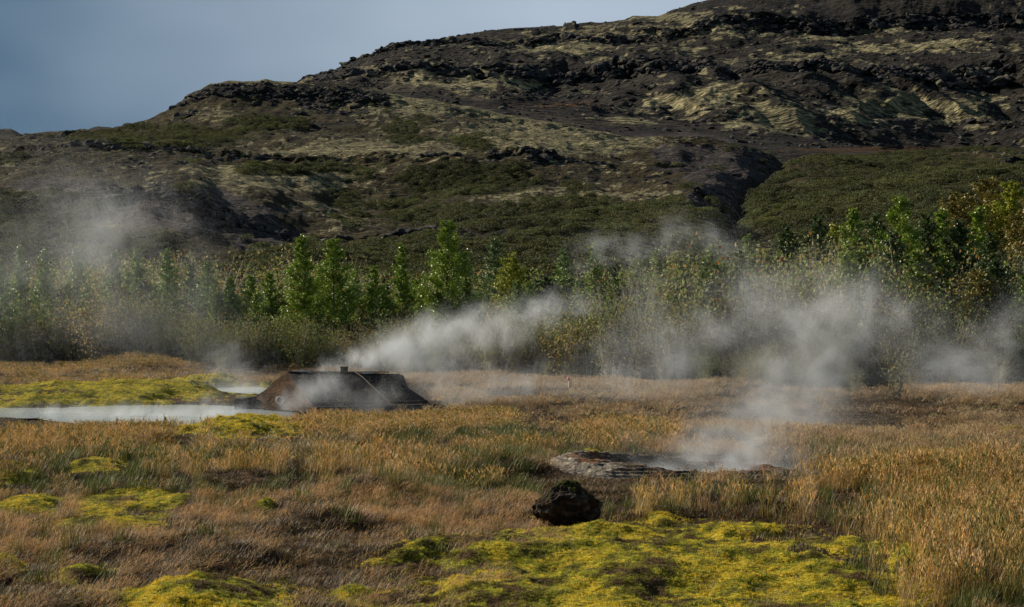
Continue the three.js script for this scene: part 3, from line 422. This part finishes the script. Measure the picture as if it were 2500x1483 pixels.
// ------------------------------------------------------------------ boulder
{
  const D = 24.86, x0 = (1388 - 1250) / F * D, O = new THREE.Vector3(x0, gh(x0, -D) - 0.04, -D), b = thing('boulder', 'dark pitted lava boulder with a mossy top beside the brook', 'rock', O);
  const g = new THREE.IcosahedronGeometry(1, 40), p = g.attributes.position, K = new Float32Array(p.count * 3), v = new THREE.Vector3();
  const prof = table([[-1, 0.30], [-0.75, 0.36], [-0.3, 0.42], [0.1, 0.435], [0.45, 0.40], [0.75, 0.29], [1, 0.16]]);
  const shape = (v) => {
    const n = v.clone(), h = n.y, f = Math.hypot(n.x, n.z), w = prof(h) / Math.max(0.25, Math.sqrt(1.0001 - h * h) * 0.55 + 0.45);
    v.set(n.x * w * 1.0, 0.31 + h * 0.32, n.z * w * 0.85);
    v.y += 0.035 * (1 - Math.abs(n.x + 0.05)) * (h > 0 ? 1 : 0) - (h > 0.2 && n.x > 0.2 ? (n.x - 0.2) * 0.11 : 0) - (h > 0.2 && n.x < -0.3 ? (-0.3 - n.x) * 0.13 : 0);
    v.x += h < -0.1 ? 0.03 * (h + 0.1) * -1 : 0;
    const r = ridged(n.x * 1.3 + 2, n.y * 1.3, n.z * 1.3, 3) - 0.55, q = fbm(n.x * 5, n.y * 5, n.z * 5, 4);
    v.addScaledVector(n, r * 0.12 + q * 0.045 + 0.02 * noise(n.x * 2.2, n.y * 2.2, n.z * 2.2 + 4)); return v;
  };
  for (let i = 0; i < p.count; i++) { v.fromBufferAttribute(p, i).normalize(); const n = v.clone(); shape(v); p.setXYZ(i, v.x, v.y, v.z); const q = fbm(n.x * 6, n.y * 6, n.z * 6 + 9, 3); const k = q > 0.3 ? [0.055, 0.046, 0.036] : q > -0.05 ? [0.032, 0.02, 0.013] : [0.016, 0.012, 0.01]; K.set(k, i * 3); }
  g.setAttribute('color', new THREE.BufferAttribute(K, 3)); g.computeVertexNormals();
  mesh('rock', g, new THREE.MeshPhysicalMaterial({ specularIntensity: 0.12, vertexColors: true, roughness: 0.95, bumpMap: rockBump, bumpScale: 0.02 }), b);
  seed = 55; const m = new MB();
  for (let i = 0; i < 5200; i++) { const t = rnd() * 6.283, h = rr(0.42, 1), s = Math.sqrt(1 - h * h); v.set(Math.cos(t) * s, h, Math.sin(t) * s); if (fbm(v.x * 3, v.y * 3, v.z * 3, 3) + (h - 0.7) * 1.2 - v.x * 0.12 < -0.02) continue; shape(v); m.leaf(v.x, v.y + rr(0, 0.012), v.z, rr(0.010, 0.02), vary([0.10, 0.105, 0.02], 0.3)); }
  mesh('moss_cap', m.build(), DULL, b);
}

// ------------------------------------------------------------------ sinter mounds round the hot spring
function sinterHeight(x, z, a, b) {                      // local metres; rim highest at the left
  const e = Math.hypot(x / a, z / b), w = 0.10 * fbm(x * 0.9, z * 1.2, 2, 3), q = e + w;
  const rim = sstep(1.12, 0.62, q), basin = sstep(0.55, 0.36, Math.hypot((x - a * 0.12) / (a * 1.3), z / (b * 1.2)) + w);
  let h = rim * lerp(0.36, 0.19, sstep(-a * 0.7, a * 0.35, x)) - basin * 0.22;
  h += 0.05 * fbm(x * 1.7, z * 2.4, 6, 4) * rim;
  const st = 0.045, k = h / st + 0.8 * fbm(x * 0.6, z * 0.9, 12, 2), fl = Math.floor(k), fr = k - fl; h = (fl + sstep(0.55, 0.95, fr) - 0.8 * fbm(x * 0.6, z * 0.9, 12, 2)) * st;   // worn shelves
  return h + 0.022 * (ridged(x * 5, z * 9, 4, 3) - 0.6) * rim - 0.03;
}
{
  const D = 33, cx = (1610 - 1250) / F * D, O = new THREE.Vector3(cx, 0.07, -D), m = thing('hot_spring_mound', 'pale layered sinter mound around the steaming hot spring', 'hot spring', O), a = 2.42, b = 1.75;
  const g = gridMesh(460, 240, (u, v, p) => { p.set((u * 2 - 1) * a * 1.15, 0, (v * 2 - 1) * b * 1.25); p.y = sinterHeight(p.x, p.z, a, b); }, (u, v, x, y, z, k) => {
    const n = fbm(x * 1.6, z * 3, y * 8, 4), f = fbm(x * 7, z * 11, 3, 3), e = Math.hypot((x - a * 0.12) / (a * 1.3), z / (b * 1.2));
    let c = x < -a * 0.2 + n * 1.4 ? [0.40 + 0.10 * f, 0.36 + 0.10 * f, 0.31 + 0.09 * f] : [0.22 + 0.07 * f, 0.18 + 0.06 * f, 0.135 + 0.05 * f];
    if (ridged(x * 2.1, z * 3.6, 5, 4) > 0.86) c = [0.12, 0.105, 0.09]; if (e < 0.6 + n * 0.1) c = n > 0 ? [0.28, 0.15, 0.09] : [0.34, 0.25, 0.19];
    k[0] = c[0]; k[1] = c[1]; k[2] = c[2];
  }, 1.1);
  mesh('sinter_rim', g, new THREE.MeshPhysicalMaterial({ specularIntensity: 0.12, vertexColors: true, roughness: 0.9, map: rockGrain, bumpMap: rockBump, bumpScale: 0.02 }), m);
  mesh('spring_water', new THREE.CircleGeometry(1, 48).rotateX(-Math.PI / 2).scale(a * 0.72, 1, b * 0.6).translate(a * 0.12, -0.02, 0), milky, m);
  const D2 = 31.6, x2 = (2270 - 1250) / F * D2, m2 = thing('sinter_ledge', 'thin dark sinter ledge in the mist right of the hot spring', 'rock', new THREE.Vector3(x2, 0.05, -D2));
  const g2 = gridMesh(160, 60, (u, v, p) => { p.set((u * 2 - 1) * 0.75, 0, (v * 2 - 1) * 0.5); const e = Math.hypot(p.x / 0.72, p.z / 0.45); p.y = 0.13 * sstep(1.15, 0.5, e + 0.2 * fbm(p.x * 3, p.z * 4, 1, 3)) + 0.04 * (ridged(p.x * 3, p.z * 7, 8, 3) - 0.6) - 0.04; }, (u, v, x, y, z, k) => { const f = fbm(x * 6, z * 9, 2, 3); const c = f > 0.1 ? [0.13, 0.115, 0.1] : [0.06, 0.055, 0.05]; k[0] = c[0]; k[1] = c[1]; k[2] = c[2]; }, 0.8);
  mesh('ledge', g2, new THREE.MeshPhysicalMaterial({ specularIntensity: 0.12, vertexColors: true, roughness: 0.9, map: rockGrain, bumpMap: rockBump, bumpScale: 0.02 }), m2);
}

// ------------------------------------------------------------------ moss
const mossMat = new THREE.MeshPhysicalMaterial({ specularIntensity: 0.12, vertexColors: true, roughness: 1, map: rockGrain, bumpMap: rockBump, bumpScale: 0.012 });
const mossSprigs = [];
const YELLOW = [0.48, 0.40, 0.035], LIME = [0.33, 0.325, 0.03], OLIVE = [0.19, 0.17, 0.022], UMBER = [0.13, 0.085, 0.035];
function moss(x0, x1, y0, y1, high, dens, nu, nv, bright, label, name = 'moss_mound', kind) {
  const Da = depthOf(y1), Db = depthOf(y0), Dm = (Da + Db) / 2, X0 = (x0 - 1250) / F * Dm, X1 = (x1 - 1250) / F * Dm, O = new THREE.Vector3((X0 + X1) / 2, 0, -Dm), hx = (X1 - X0) / 2, hz = (Db - Da) / 2;
  const big = kind ? 1 : 0, H = (x, z) => {
    const e = Math.hypot(x / hx, z / hz) * (big ? 1 : 0.82), w = fbm((x + O.x) * 1.3, (z + O.z) * 1.0, 14, 4), edgeFall = sstep(1.15, big ? 0.7 : 0.0, e + w * (big ? 0.55 : 0.5));
    const hum = big ? Math.max(0, fbm((x + O.x) * 0.9, (z + O.z) * 0.75, 21, 3) + 0.25) * 0.09 : 0;
    const lump = (big ? 0.075 : 0.055) * (fbm((x + O.x) * 2.6, (z + O.z) * 2.1, 23, 3)) + 0.02 * fbm((x + O.x) * 9, (z + O.z) * 8, 3, 3);
    return gh(x + O.x, z + O.z) + edgeFall * (high + hum + lump + 0.03) - 0.05 * (1 - edgeFall) - 0.012;
  };
  const colorAt = (x, z, k) => { const n = fbm((x + O.x) * 1.4, (z + O.z) * 0.9, 31, 4), f = fbm((x + O.x) * 6, (z + O.z) * 5, 37, 3), t = n + f * 0.75 + bright + (big ? 0.55 * fbm((x + O.x) * 0.42, (z + O.z) * 0.36, 51, 3) : 0); const c = t > 0.16 ? YELLOW : t > -0.12 ? LIME : t > -0.4 ? OLIVE : UMBER; for (let i = 0; i < 3; i++) k[i] = c[i] * (1 + 0.25 * f); };
  const g = gridMesh(nu, nv, (u, v, p) => { p.set((u * 2 - 1) * hx * 1.5, 0, (v * 2 - 1) * hz * 1.5); p.y = H(p.x, p.z); p.x += O.x; p.z += O.z; }, (u, v, x, y, z, k) => colorAt(x - O.x, z - O.z, k), 0.7);
  g.translate(-O.x, 0, -O.z);
  const o = mesh(name, g, mossMat); o.position.copy(O); tag(o, label, 'moss', kind ? null : 'moss mounds in the meadow', kind);
  const k = [0, 0, 0];
  for (let i = 0; i < dens; i++) { const x = rr(-1.35, 1.35) * hx, z = rr(-1.35, 1.35) * hz; const y = H(x, z); const y0 = gh(x + O.x, z + O.z), lift = y - y0; if (lift < 0.012 && (lift < -0.06 || rnd() > 0.45)) continue; colorAt(x, z, k); const s = rr(0.7, 1.3) * (Dm > 35 ? 1.7 : 1), t = rr(0.75, 1.25); mossSprigs.push([x + O.x, Math.max(y, y0) - 0.004, z + O.z, rnd() * 6.28, s, s * rr(0.7, 1.2), rr(-0.3, 0.3), rr(-0.3, 0.3), k[0] * t * 1.45, k[1] * t * 1.4, k[2] * t]); }
}
seed = 77;
moss(860, 2400, 1284, 1740, 0.045, 80000, 420, 330, 0.12, 'wide yellow-green moss carpet of low cushions in the right foreground', 'moss_carpet', 'stuff');
moss(425, 750, 1026, 1068, 0.26, 4500, 120, 60, 0.5, 'bright golden moss mound in front of the hut');
moss(-60, 660, 932, 986, 0.22, 7000, 200, 80, 0.2, 'long yellow-green moss bank along the far side of the steaming pool');
moss(430, 575, 921, 952, 0.26, 1500, 80, 40, 0.3, 'small yellow moss mound behind the moss bank near the small pool');
moss(120, 340, 1122, 1168, 0.10, 2500, 90, 60, 0.15, 'yellow moss patch in the grass at left, below the tall golden grass');
moss(-60, 90, 1150, 1195, 0.13, 1800, 70, 60, 0.0, 'rounded green moss hummock at the left edge beside dark hollow');
moss(110, 540, 1204, 1268, 0.06, 5500, 150, 70, 0.08, 'long low yellow-green moss mound above a dark hollow at left');
moss(-50, 170, 1208, 1252, 0.05, 2500, 90, 60, 0.0, 'dull green moss mound at the left edge next to the long low one');
moss(50, 430, 1255, 1312, 0.07, 5000, 140, 60, 0.12, 'flat yellow moss patch half hidden by leaning brown grass at left');
moss(606, 686, 1238, 1274, 0.09, 1000, 50, 40, 0.1, 'single small domed moss cushion among dark brown grass');
moss(-40, 70, 1376, 1425, 0.10, 2200, 70, 50, 0.05, 'yellow-green moss cushion in the lower left corner');
moss(140, 250, 1390, 1445, 0.10, 2400, 70, 60, -0.05, 'olive domed moss cushion near the lower left corner');
moss(235, 760, 1402, 1540, 0.15, 14000, 200, 130, 0.1, 'large swelling yellow moss mound at the bottom left');
moss(420, 540, 1400, 1430, 0.08, 1500, 60, 40, 0.1, 'small crest of moss behind the large bottom-left mound');
moss(780, 940, 1425, 1470, 0.08, 2200, 80, 50, 0.0, 'low dull moss patch between brown grass at the bottom');
moss(1495, 1575, 1262, 1298, 0.03, 1100, 50, 40, -0.2, 'dark green moss cushion just right of the boulder');
moss(1560, 1668, 1258, 1296, 0.02, 1500, 50, 40, -0.05, 'round moss cushion second to the right of the boulder');
moss(2425, 2560, 1054, 1078, 0.14, 1200, 60, 30, -0.1, 'faint green moss mound at the right edge in the middle distance');
moss(1410, 1475, 1098, 1118, 0.1, 400, 30, 24, -0.1, 'tiny green moss tuft behind the left end of the sinter mound');
{
  const b = new MB(); seed = 5;
  for (let i = 0; i < 15; i++) { const a = rnd() * 6.283, r = Math.sqrt(rnd()) * 0.022; b.blade(Math.cos(a) * r, Math.sin(a) * r, rr(0.010, 0.024), rr(0.003, 0.006), rr(0.002, 0.012), rnd() * 6.28, [1, 1, 1].map((v) => v * rr(0.7, 1.2))); }
  stuff('moss_sprigs', b.build(), BLADE, mossSprigs, 'short fuzzy sprigs covering the moss', 'moss');
}

// ------------------------------------------------------------------ grass
function tuft(n, h0, h1, w, lean, spread, cols, head, wind = 0) {
  const b = new MB();
  for (let i = 0; i < n; i++) { const a = rnd() * 6.283, r = Math.sqrt(rnd()) * spread, h = rr(h0, h1), q = (rnd() * cols.length) | 0; const dir = wind && rnd() < 0.75 ? rr(-0.7, 0.7) : rnd() * 6.283; b.blade(Math.cos(a) * r, Math.sin(a) * r, h, w * rr(0.7, 1.3), lean * h * rr(0.3, 1.4) * (1 + wind * (dir < 1 ? 1 : 0)), dir, vary(cols[q], 0.22), head && h > lerp(h0, h1, 0.45) ? head : 0); }
  return b.build();
}
seed = 2024;
const GOLD = [[0.66, 0.39, 0.12], [0.55, 0.31, 0.085], [0.68, 0.46, 0.18], [0.36, 0.225, 0.08], [0.26, 0.21, 0.05]], STRAW = [[0.44, 0.32, 0.17], [0.33, 0.225, 0.115], [0.50, 0.39, 0.23]], BROWN = [[0.42, 0.24, 0.09], [0.50, 0.30, 0.115], [0.25, 0.135, 0.055], [0.55, 0.37, 0.17]];
const GREEN = [[0.10, 0.125, 0.018], [0.14, 0.15, 0.022], [0.08, 0.105, 0.02], [0.2, 0.17, 0.035]], HEATHER = [[0.085, 0.045, 0.022], [0.13, 0.07, 0.03], [0.055, 0.04, 0.018], [0.10, 0.095, 0.02], [0.07, 0.075, 0.018]];
const KIND = {
  gold: [tuft(60, 0.16, 0.5, 0.0042, 0.34, 0.13, [...GOLD, ...GREEN], 6), tuft(56, 0.14, 0.46, 0.0042, 0.4, 0.14, [...GOLD, ...STRAW], 6)],
  straw: [tuft(46, 0.16, 0.36, 0.006, 0.4, 0.14, STRAW, 5), tuft(46, 0.14, 0.32, 0.006, 0.45, 0.14, [...BROWN, ...STRAW], 4)],
  brown: [tuft(60, 0.05, 0.24, 0.0036, 0.5, 0.13, BROWN, 5, 0.7), tuft(56, 0.05, 0.22, 0.0036, 0.55, 0.13, [...BROWN, ...STRAW, ...HEATHER], 4, 0.7)],
  green: [tuft(54, 0.14, 0.34, 0.007, 0.35, 0.12, GREEN, 0), tuft(48, 0.12, 0.30, 0.007, 0.4, 0.12, GREEN, 0)],
  heath: [tuft(44, 0.03, 0.10, 0.007, 0.6, 0.12, HEATHER, 0), tuft(44, 0.03, 0.12, 0.006, 0.6, 0.12, [...HEATHER, ...BROWN], 0)],
};
const BOX = (x0, x1, y0, y1, sx = 60, sy = 10) => (px, py) => sstep(x0 - sx, x0 + sx, px) * sstep(x1 + sx, x1 - sx, px) * sstep(y0 - sy, y0 + sy, py) * sstep(y1 + sy, y1 - sy, py);
const R = [ // kind, region in the photograph's field, tufts per square metre
  ['gold', BOX(-300, 1650, 1040, 1105, 60, 10), 13], ['gold', BOX(560, 1250, 1022, 1040, 40, 6), 9], ['gold', BOX(-300, 1200, 1040, 1190, 80, 20), 6], ['gold', BOX(2060, 2900, 1180, 1460, 120, 25), 20], ['gold', BOX(1520, 2150, 1230, 1280, 60, 8), 16], ['gold', BOX(1950, 2900, 1185, 1290, 60, 14), 13], ['gold', BOX(-300, 520, 888, 935, 80, 6), 4], ['gold', BOX(230, 460, 880, 915, 40, 6), 6], ['gold', BOX(1050, 1230, 1005, 1035, 40, 8), 9],
  ['straw', BOX(1600, 2900, 1035, 1180, 80, 14), 15], ['straw', BOX(1000, 2900, 945, 1045, 90, 10), 2], ['straw', BOX(600, 1760, 900, 1005, 40, 8), 9], ['heath', BOX(500, 2900, 890, 1030, 40, 8), 14], ['straw', BOX(-300, 700, 905, 960, 80, 8), 5], ['straw', BOX(2230, 2900, 935, 985, 60, 8), 8], ['straw', BOX(480, 900, 1075, 1120, 60, 10), 8],
  ['brown', BOX(-300, 1320, 1215, 1560, 80, 20), 46], ['brown', BOX(880, 1400, 1270, 1370, 80, 16), 12], ['brown', BOX(980, 1420, 1080, 1180, 50, 16), 5], ['brown', BOX(1850, 2400, 1380, 1560, 160, 30), 12],
  ['green', BOX(120, 1150, 1095, 1215, 90, 16), 16], ['green', BOX(1460, 1860, 1216, 1262, 50, 8), 30], ['green', BOX(950, 1330, 1140, 1240, 60, 14), 15], ['green', BOX(1200, 1560, 1065, 1125, 70, 10), 8], ['green', BOX(1900, 2900, 1085, 1175, 80, 12), 7], ['green', BOX(850, 1250, 1045, 1085, 60, 8), 8], ['green', BOX(-300, 2900, 1215, 1560, 60, 20), 4], ['green', BOX(-300, 900, 1040, 1110, 60, 20), 2], ['green', BOX(2200, 2900, 1250, 1560, 90, 20), 6],
  ['heath', BOX(-300, 2900, 1090, 1560, 60, 20), 60], ['heath', BOX(-300, 2900, 900, 1120, 60, 10), 14], ['heath', BOX(950, 1420, 1090, 1300, 60, 16), 14],
];
const inMoss = [[430, 745, 1031, 1058], [400, 760, 1056, 1092], [0, 590, 938, 984], [150, 330, 1130, 1160], [170, 470, 1212, 1256], [60, 420, 1262, 1300], [0, 60, 1384, 1420], [150, 250, 1396, 1440], [0, 150, 1212, 1244], [620, 675, 1244, 1266], [270, 720, 1420, 1500], [1600, 1640, 1266, 1284], [1510, 1565, 1270, 1290]];
function thin(kind, px, py, x, z) {
  let f = 1; const p = poolDist(px, py, x, z); if (p < 1.15) return 0;
  for (const [a, b, c, d] of inMoss) if (ell(px, py, (a + b) / 2, (c + d) / 2 + (py > (c + d) / 2 ? 14 : 0), (b - a) / 2, (d - c) / 2 + (py > (c + d) / 2 ? 4 : 0)) < 1.05) return kind === 'brown' || kind === 'gold' ? 0.06 : 0;
  if (ell(px, py, 1610, 1143, 320, 30) < 1) return 0;
  if (Math.abs(px - 825) < 235 && py > 935 && py < 1001) return 0;
  const carpet = ell(px, py, 1640, 1420, 650, 142); if (carpet < 1.05) f *= kind === 'green' ? 0.05 : kind === 'heath' ? 0.16 : kind === 'brown' ? 0.14 : 0.04 + 0.5 * sstep(0.75, 1.05, carpet);
  if (Math.abs(px - 1390) < 75 && py > 1278 && py < 1300) f *= 0.8;
  return f;
}
{
  const lists = {}; for (const k in KIND) lists[k] = [[], []];
  for (const [kind, box, per] of R) {
    const y0 = 885, A = 0.5 * (2600 + 500) / F * (depthOf(y0) ** 2 - 15.5 ** 2), n = per * A;
    for (let i = 0; i < n; i++) {
      const D = Math.sqrt(lerp(15.5 ** 2, depthOf(y0) ** 2, rnd())), px = rr(-300, 2800), py = HY + EYE * F / D, x = (px - 1250) / F * D, z = -D;
      let d = box(px, py); if (d < 0.01) continue;
      const patch = fbm(x * 0.45, z * 0.3, kind.length * 3, 3); d *= kind === 'heath' ? 1 : clamp(0.7 + patch * 2.4, kind === 'brown' ? 0.25 : 0.03, 1.5);
      if (D > edge(px) + 1) continue;
      d *= thin(kind, px, py, x, z); if (rnd() > d) continue;
      const wide = D > 40 ? 1.5 : D > 30 ? 1.25 : 1, s = rr(0.75, 1.25) * wide, t = rr(0.78, 1.18), hgt = rr(0.7, 1.2) * (1 + 0.35 * patch) * (py < 1060 ? (px < 640 ? 0.5 : 0.62) : py < 1110 ? 0.8 : px > 1450 ? (px < 1950 && py < 1250 ? 0.8 : 1.1) : 0.92);
      lists[kind][(rnd() * 2) | 0].push([x, gh(x, z) - 0.02, z, kind === 'brown' ? rr(-0.35, 0.35) : rnd() * 6.28, s, hgt, rr(-0.1, 0.1), rr(-0.16, 0.04), t, t * rr(0.95, 1.06), t * rr(0.9, 1.1)]);
    }
  }
  const words = { gold: ['tall golden grass with seed heads across the meadow', 'tall straw-gold grass mixed through the meadow'], straw: ['short straw-coloured grass of the middle distance', 'short tawny grass of the middle distance'], brown: ['wind-bent brown grass of the left foreground', 'wind-bent fawn grass of the left foreground'], green: ['green grass clumps between the golden grass', 'low green grass blades between the golden grass'], heath: ['dark reddish low heath covering bare soil', 'brown low heath covering bare soil'] };
  for (const k in KIND) KIND[k].forEach((g, i) => stuff(k === 'heath' ? 'low_heath' : 'meadow_grass', g, BLADE, lists[k][i], words[k][i], k === 'heath' ? 'heath' : 'grass'));
  console.log(Object.entries(lists).map(([k, l]) => k + ' ' + l[0].length + '+' + l[1].length).join(', '));
}
{ // cotton grass
  const b = new MB(); seed = 61; b.blade(0, 0, 0.38, 0.005, 0.05, 1, [0.25, 0.18, 0.09]);
  for (let i = 0; i < 22; i++) b.leaf(0.03 + gauss() * 0.014, 0.375 + gauss() * 0.016, 0.04 + gauss() * 0.014, 0.016, [0.6, 0.55, 0.48]);
  const l = []; for (const [cx, cy, rx, ry, n] of [[275, 915, 60, 5, 30], [340, 930, 110, 6, 50], [460, 938, 60, 6, 20], [720, 1095, 200, 20, 60], [500, 1088, 60, 10, 16], [1200, 1070, 120, 18, 16], [1430, 1090, 200, 14, 10]]) for (let i = 0; i < n; i++) { const px = cx + gauss() * rx * 0.6, py = Math.max(890, cy + gauss() * ry * 0.6), D = depthOf(py + 6), x = (px - 1250) / F * D, s = rr(0.7, 1.2); l.push([x, gh(x, -D), -D, rnd() * 6.28, s * (cy > 1000 ? 0.65 : 1), s * 0.8, 0, rr(-0.2, 0.1), 1, 1, 1]); }
  stuff('cotton_grass', b.build(), BLADE, l, 'white tufted cotton grass near the moss bank and in the golden grass', 'cotton grass');
}
{ // small red marker
  const D = 62, x = (1388 - 1250) / F * D, o = thing('marker', 'tiny red marker low in the brown field right of the hut', 'marker', new THREE.Vector3(x, gh(x, -D), -D));
  mesh('stake', new THREE.CylinderGeometry(0.012, 0.014, 0.32, 8).translate(0, 0.14, 0), BARK, o);
  mesh('red_head', new THREE.SphereGeometry(0.06, 16, 10).scale(0.8, 1.15, 0.8).translate(0, 0.32, 0), new THREE.MeshStandardMaterial({ color: C(0.55, 0.07, 0.04), roughness: 0.7 }), o);
}

// ------------------------------------------------------------------ steam: clouds of tiny pale droplet flakes
const DENSE = 1.75;
const STEAM = new THREE.MeshPhysicalMaterial({ color: C(0.90, 0.95, 1), roughness: 1, specularIntensity: 0, transmission: 0.5, thickness: 0, opacity: 0.28, transparent: true, side: THREE.DoubleSide });
let total = 0;
function steam(label, blobs, Aeff = 0.06, swirl = 1, gain = 1) {   // blob: column, row, distance, radius (in the photograph's pixels), thickness of the veil, stretch across
  const P = []; const sc = F / 2.441;
  for (const [px, py, D, r, tau, str = 1, flat = 1] of blobs) {
    const n = Math.round(gain * tau * 6.2832 * r * r * str * flat / 5.96 / Aeff), R0 = r / F * D, fs = Math.sqrt(Aeff / 20 / 0.28 * 2 * DENSE) / sc * D, c = at(px, py, D);
    for (let i = 0; i < n; i++) {
      let x = c.x + gauss() * R0 * str, y = c.y + gauss() * R0 * flat, z = c.z + gauss() * R0;
      const q = 0.6 / R0, k = R0 * 0.45 * swirl;
      const dx = fbm(x * q, y * q, z * q * 0.5, 2), dy = fbm(x * q + 31, y * q, z * q * 0.5, 2);
      const w = fbm(x * q * 1.25 + 7, y * q * 1.25, z * q * 0.4 + 5, 3); if (rnd() > 0.64 + w * 1.35) continue;
      x += dx * k; y += dy * k; if (y < 0.03) y = 0.03 + rnd() * 0.1;
      const t = rnd() * 6.2832, u = rr(-1, 1), s = Math.sqrt(1 - u * u), d = [s * Math.cos(t), u, s * Math.sin(t)], v = rnd() * 6.2832, e = [Math.cos(v), rr(-1, 1), Math.sin(v)], f = fs * rr(0.8, 1.25);
      P.push(x, y, z, x + d[0] * f, y + d[1] * f, z + d[2] * f, x + e[0] * f, y + e[1] * f, z + e[2] * f);
    }
  }
  const g = new THREE.BufferGeometry(); g.setAttribute('position', new THREE.Float32BufferAttribute(P, 3)); g.setAttribute('normal', new THREE.BufferAttribute(new Float32Array(P.length).map((_, i) => i % 3 === 1 ? 1 : 0), 3));   // droplets scatter alike whichever way a flake lies
  const o = new THREE.InstancedMesh(g, STEAM, 20), M = new THREE.Matrix4(), px = blobs[0][2] / sc;   // twenty clouds of the same droplets, each a hand's breadth from the last
  for (let i = 0; i < 20; i++) { M.makeTranslation(gauss() * 2.6 * px, i ? gauss() * 2.6 * px : 0, gauss() * 4 * px); o.setMatrixAt(i, M); }
  o.name = numbered('steam'); o.castShadow = o.receiveShadow = true; scene.add(o); tag(o, label, 'steam', null, 'stuff'); total += P.length / 9;
}
seed = 4242;
steam('white steam plume blown right from the hut chimney', [[800, 884, 53.5, 12, 0.5], [832, 880, 53.5, 10, 0.45], [868, 868, 53, 14, 0.7, 1.4], [900, 860, 52, 17, 0.9, 1.5], [945, 850, 52, 20, 1.0, 1.5], [990, 836, 52.5, 24, 1.0, 1.3], [1035, 812, 53, 26, 1.0], [1060, 850, 53, 34, 0.45, 1.5], [1095, 805, 53.5, 24, 0.9, 1.5], [1150, 792, 54, 26, 0.9, 1.5], [1215, 790, 54.5, 28, 0.95, 1.4], [1270, 765, 55, 24, 0.8, 1.5], [1330, 742, 56, 20, 0.55, 1.7], [1400, 728, 57, 24, 0.25, 1.6], [1010, 890, 53, 40, 0.3, 1.6], [1130, 880, 54, 55, 0.16, 1.6]], 0.06, 1, 1.35);
steam('thin steam drifting from the vent pipe up the front of the hut', [[692, 980, 49, 9, 0.7], [712, 970, 49, 13, 0.8], [738, 955, 49.1, 16, 0.6], [768, 942, 49.2, 18, 0.55], [800, 930, 49.4, 20, 0.5], [822, 924, 50, 16, 0.3], [835, 955, 49, 24, 0.2], [930, 975, 49, 36, 0.22, 1.3]]);
steam('low steam lying over the hot spring mound', [[1620, 1130, 33.2, 26, 0.4, 2.2, 0.6], [1740, 1120, 33.4, 34, 0.7, 1.6, 0.7], [1810, 1105, 33.6, 34, 0.5, 1.3], [1760, 1075, 34, 44, 0.4], [1820, 1050, 34.5, 50, 0.3], [1700, 1060, 34, 48, 0.25], [1900, 1095, 34, 50, 0.25], [1560, 1100, 34, 40, 0.15, 1.4], [1850, 1070, 36, 44, 0.34], [1895, 1050, 39, 44, 0.36], [1930, 1030, 42, 42, 0.34]], 0.07, 1, 1.1);
steam('tall grey column of steam rising in front of the right-hand trees', [[1950, 1050, 44, 38, 0.4], [1970, 1010, 44, 40, 0.4], [1985, 965, 44.5, 42, 0.45], [1995, 915, 45, 44, 0.5], [2005, 865, 45.5, 46, 0.55], [2010, 805, 46, 50, 0.55], [2015, 750, 46.5, 56, 0.55, 1.3], [1940, 735, 47, 48, 0.5, 1.3], [2100, 725, 47, 50, 0.45, 1.3], [2190, 770, 47.5, 42, 0.35], [2170, 840, 48, 55, 0.22], [1900, 880, 46, 50, 0.35], [1880, 960, 45, 50, 0.35], [1850, 1000, 44, 60, 0.25], [2060, 950, 46, 60, 0.18]], 0.065);
steam('broad veil of steam across the field and trees right of the hut', [[1660, 868, 54, 30, 0.4], [1610, 880, 54, 50, 0.3], [1520, 870, 55, 60, 0.2], [1700, 800, 56, 65, 0.22], [1780, 740, 57, 65, 0.3], [1840, 700, 58, 50, 0.35], [1600, 730, 60, 60, 0.2], [1500, 920, 56, 70, 0.2, 1.6, 0.6], [1250, 935, 56, 70, 0.28, 2, 0.4], [1110, 965, 53, 50, 0.32, 2, 0.4], [1650, 960, 52, 60, 0.22, 1.6, 0.6]], 0.07);
steam('pale steam drifting at the far right in front of dark trees', [[2330, 885, 54, 50, 0.45, 1.3, 0.7], [2390, 900, 54, 40, 0.3], [2490, 800, 56, 45, 0.35], [2270, 830, 55, 60, 0.2], [2450, 880, 56, 70, 0.2], [2080, 1080, 40, 90, 0.15, 2, 0.4], [2100, 1150, 32, 60, 0.22, 2.4, 0.4]], 0.1);
steam('thin wisps of steam above the trees at centre right', [[1420, 630, 76, 26, 0.22], [1470, 596, 77, 22, 0.3, 1.5], [1545, 598, 78, 22, 0.3, 1.5], [1620, 575, 79, 26, 0.25], [1660, 560, 79, 26, 0.2], [1740, 580, 79, 36, 0.25], [1790, 600, 79, 30, 0.2], [1600, 660, 77, 60, 0.12]], 0.08, 0.7);
steam('large soft bank of steam before the hillside at left', [[225, 560, 80, 62, 0.27], [160, 600, 80, 80, 0.22], [270, 605, 80, 70, 0.2], [250, 500, 82, 70, 0.13, 1.2], [60, 620, 80, 85, 0.2], [330, 655, 79, 70, 0.22], [420, 700, 78, 70, 0.16], [180, 720, 78, 100, 0.13, 1.6], [60, 460, 84, 90, 0.08], [400, 540, 82, 80, 0.10], [300, 800, 76, 90, 0.12, 1.8, 0.7]], 0.06, 0.5);
steam('low white steam lying on the pool left of the hut', [[480, 1004, 48.5, 14, 0.9, 5, 0.9], [330, 1000, 49, 13, 0.9, 6, 0.9], [150, 996, 50, 12, 0.7, 6, 0.8], [550, 990, 50, 20, 0.6, 2.4], [600, 948, 61, 12, 0.45, 2.4], [545, 880, 68, 40, 0.25], [560, 930, 62, 40, 0.2, 1.4]], 0.06);

console.log('steam flakes', total);
renderer.render(scene, camera);
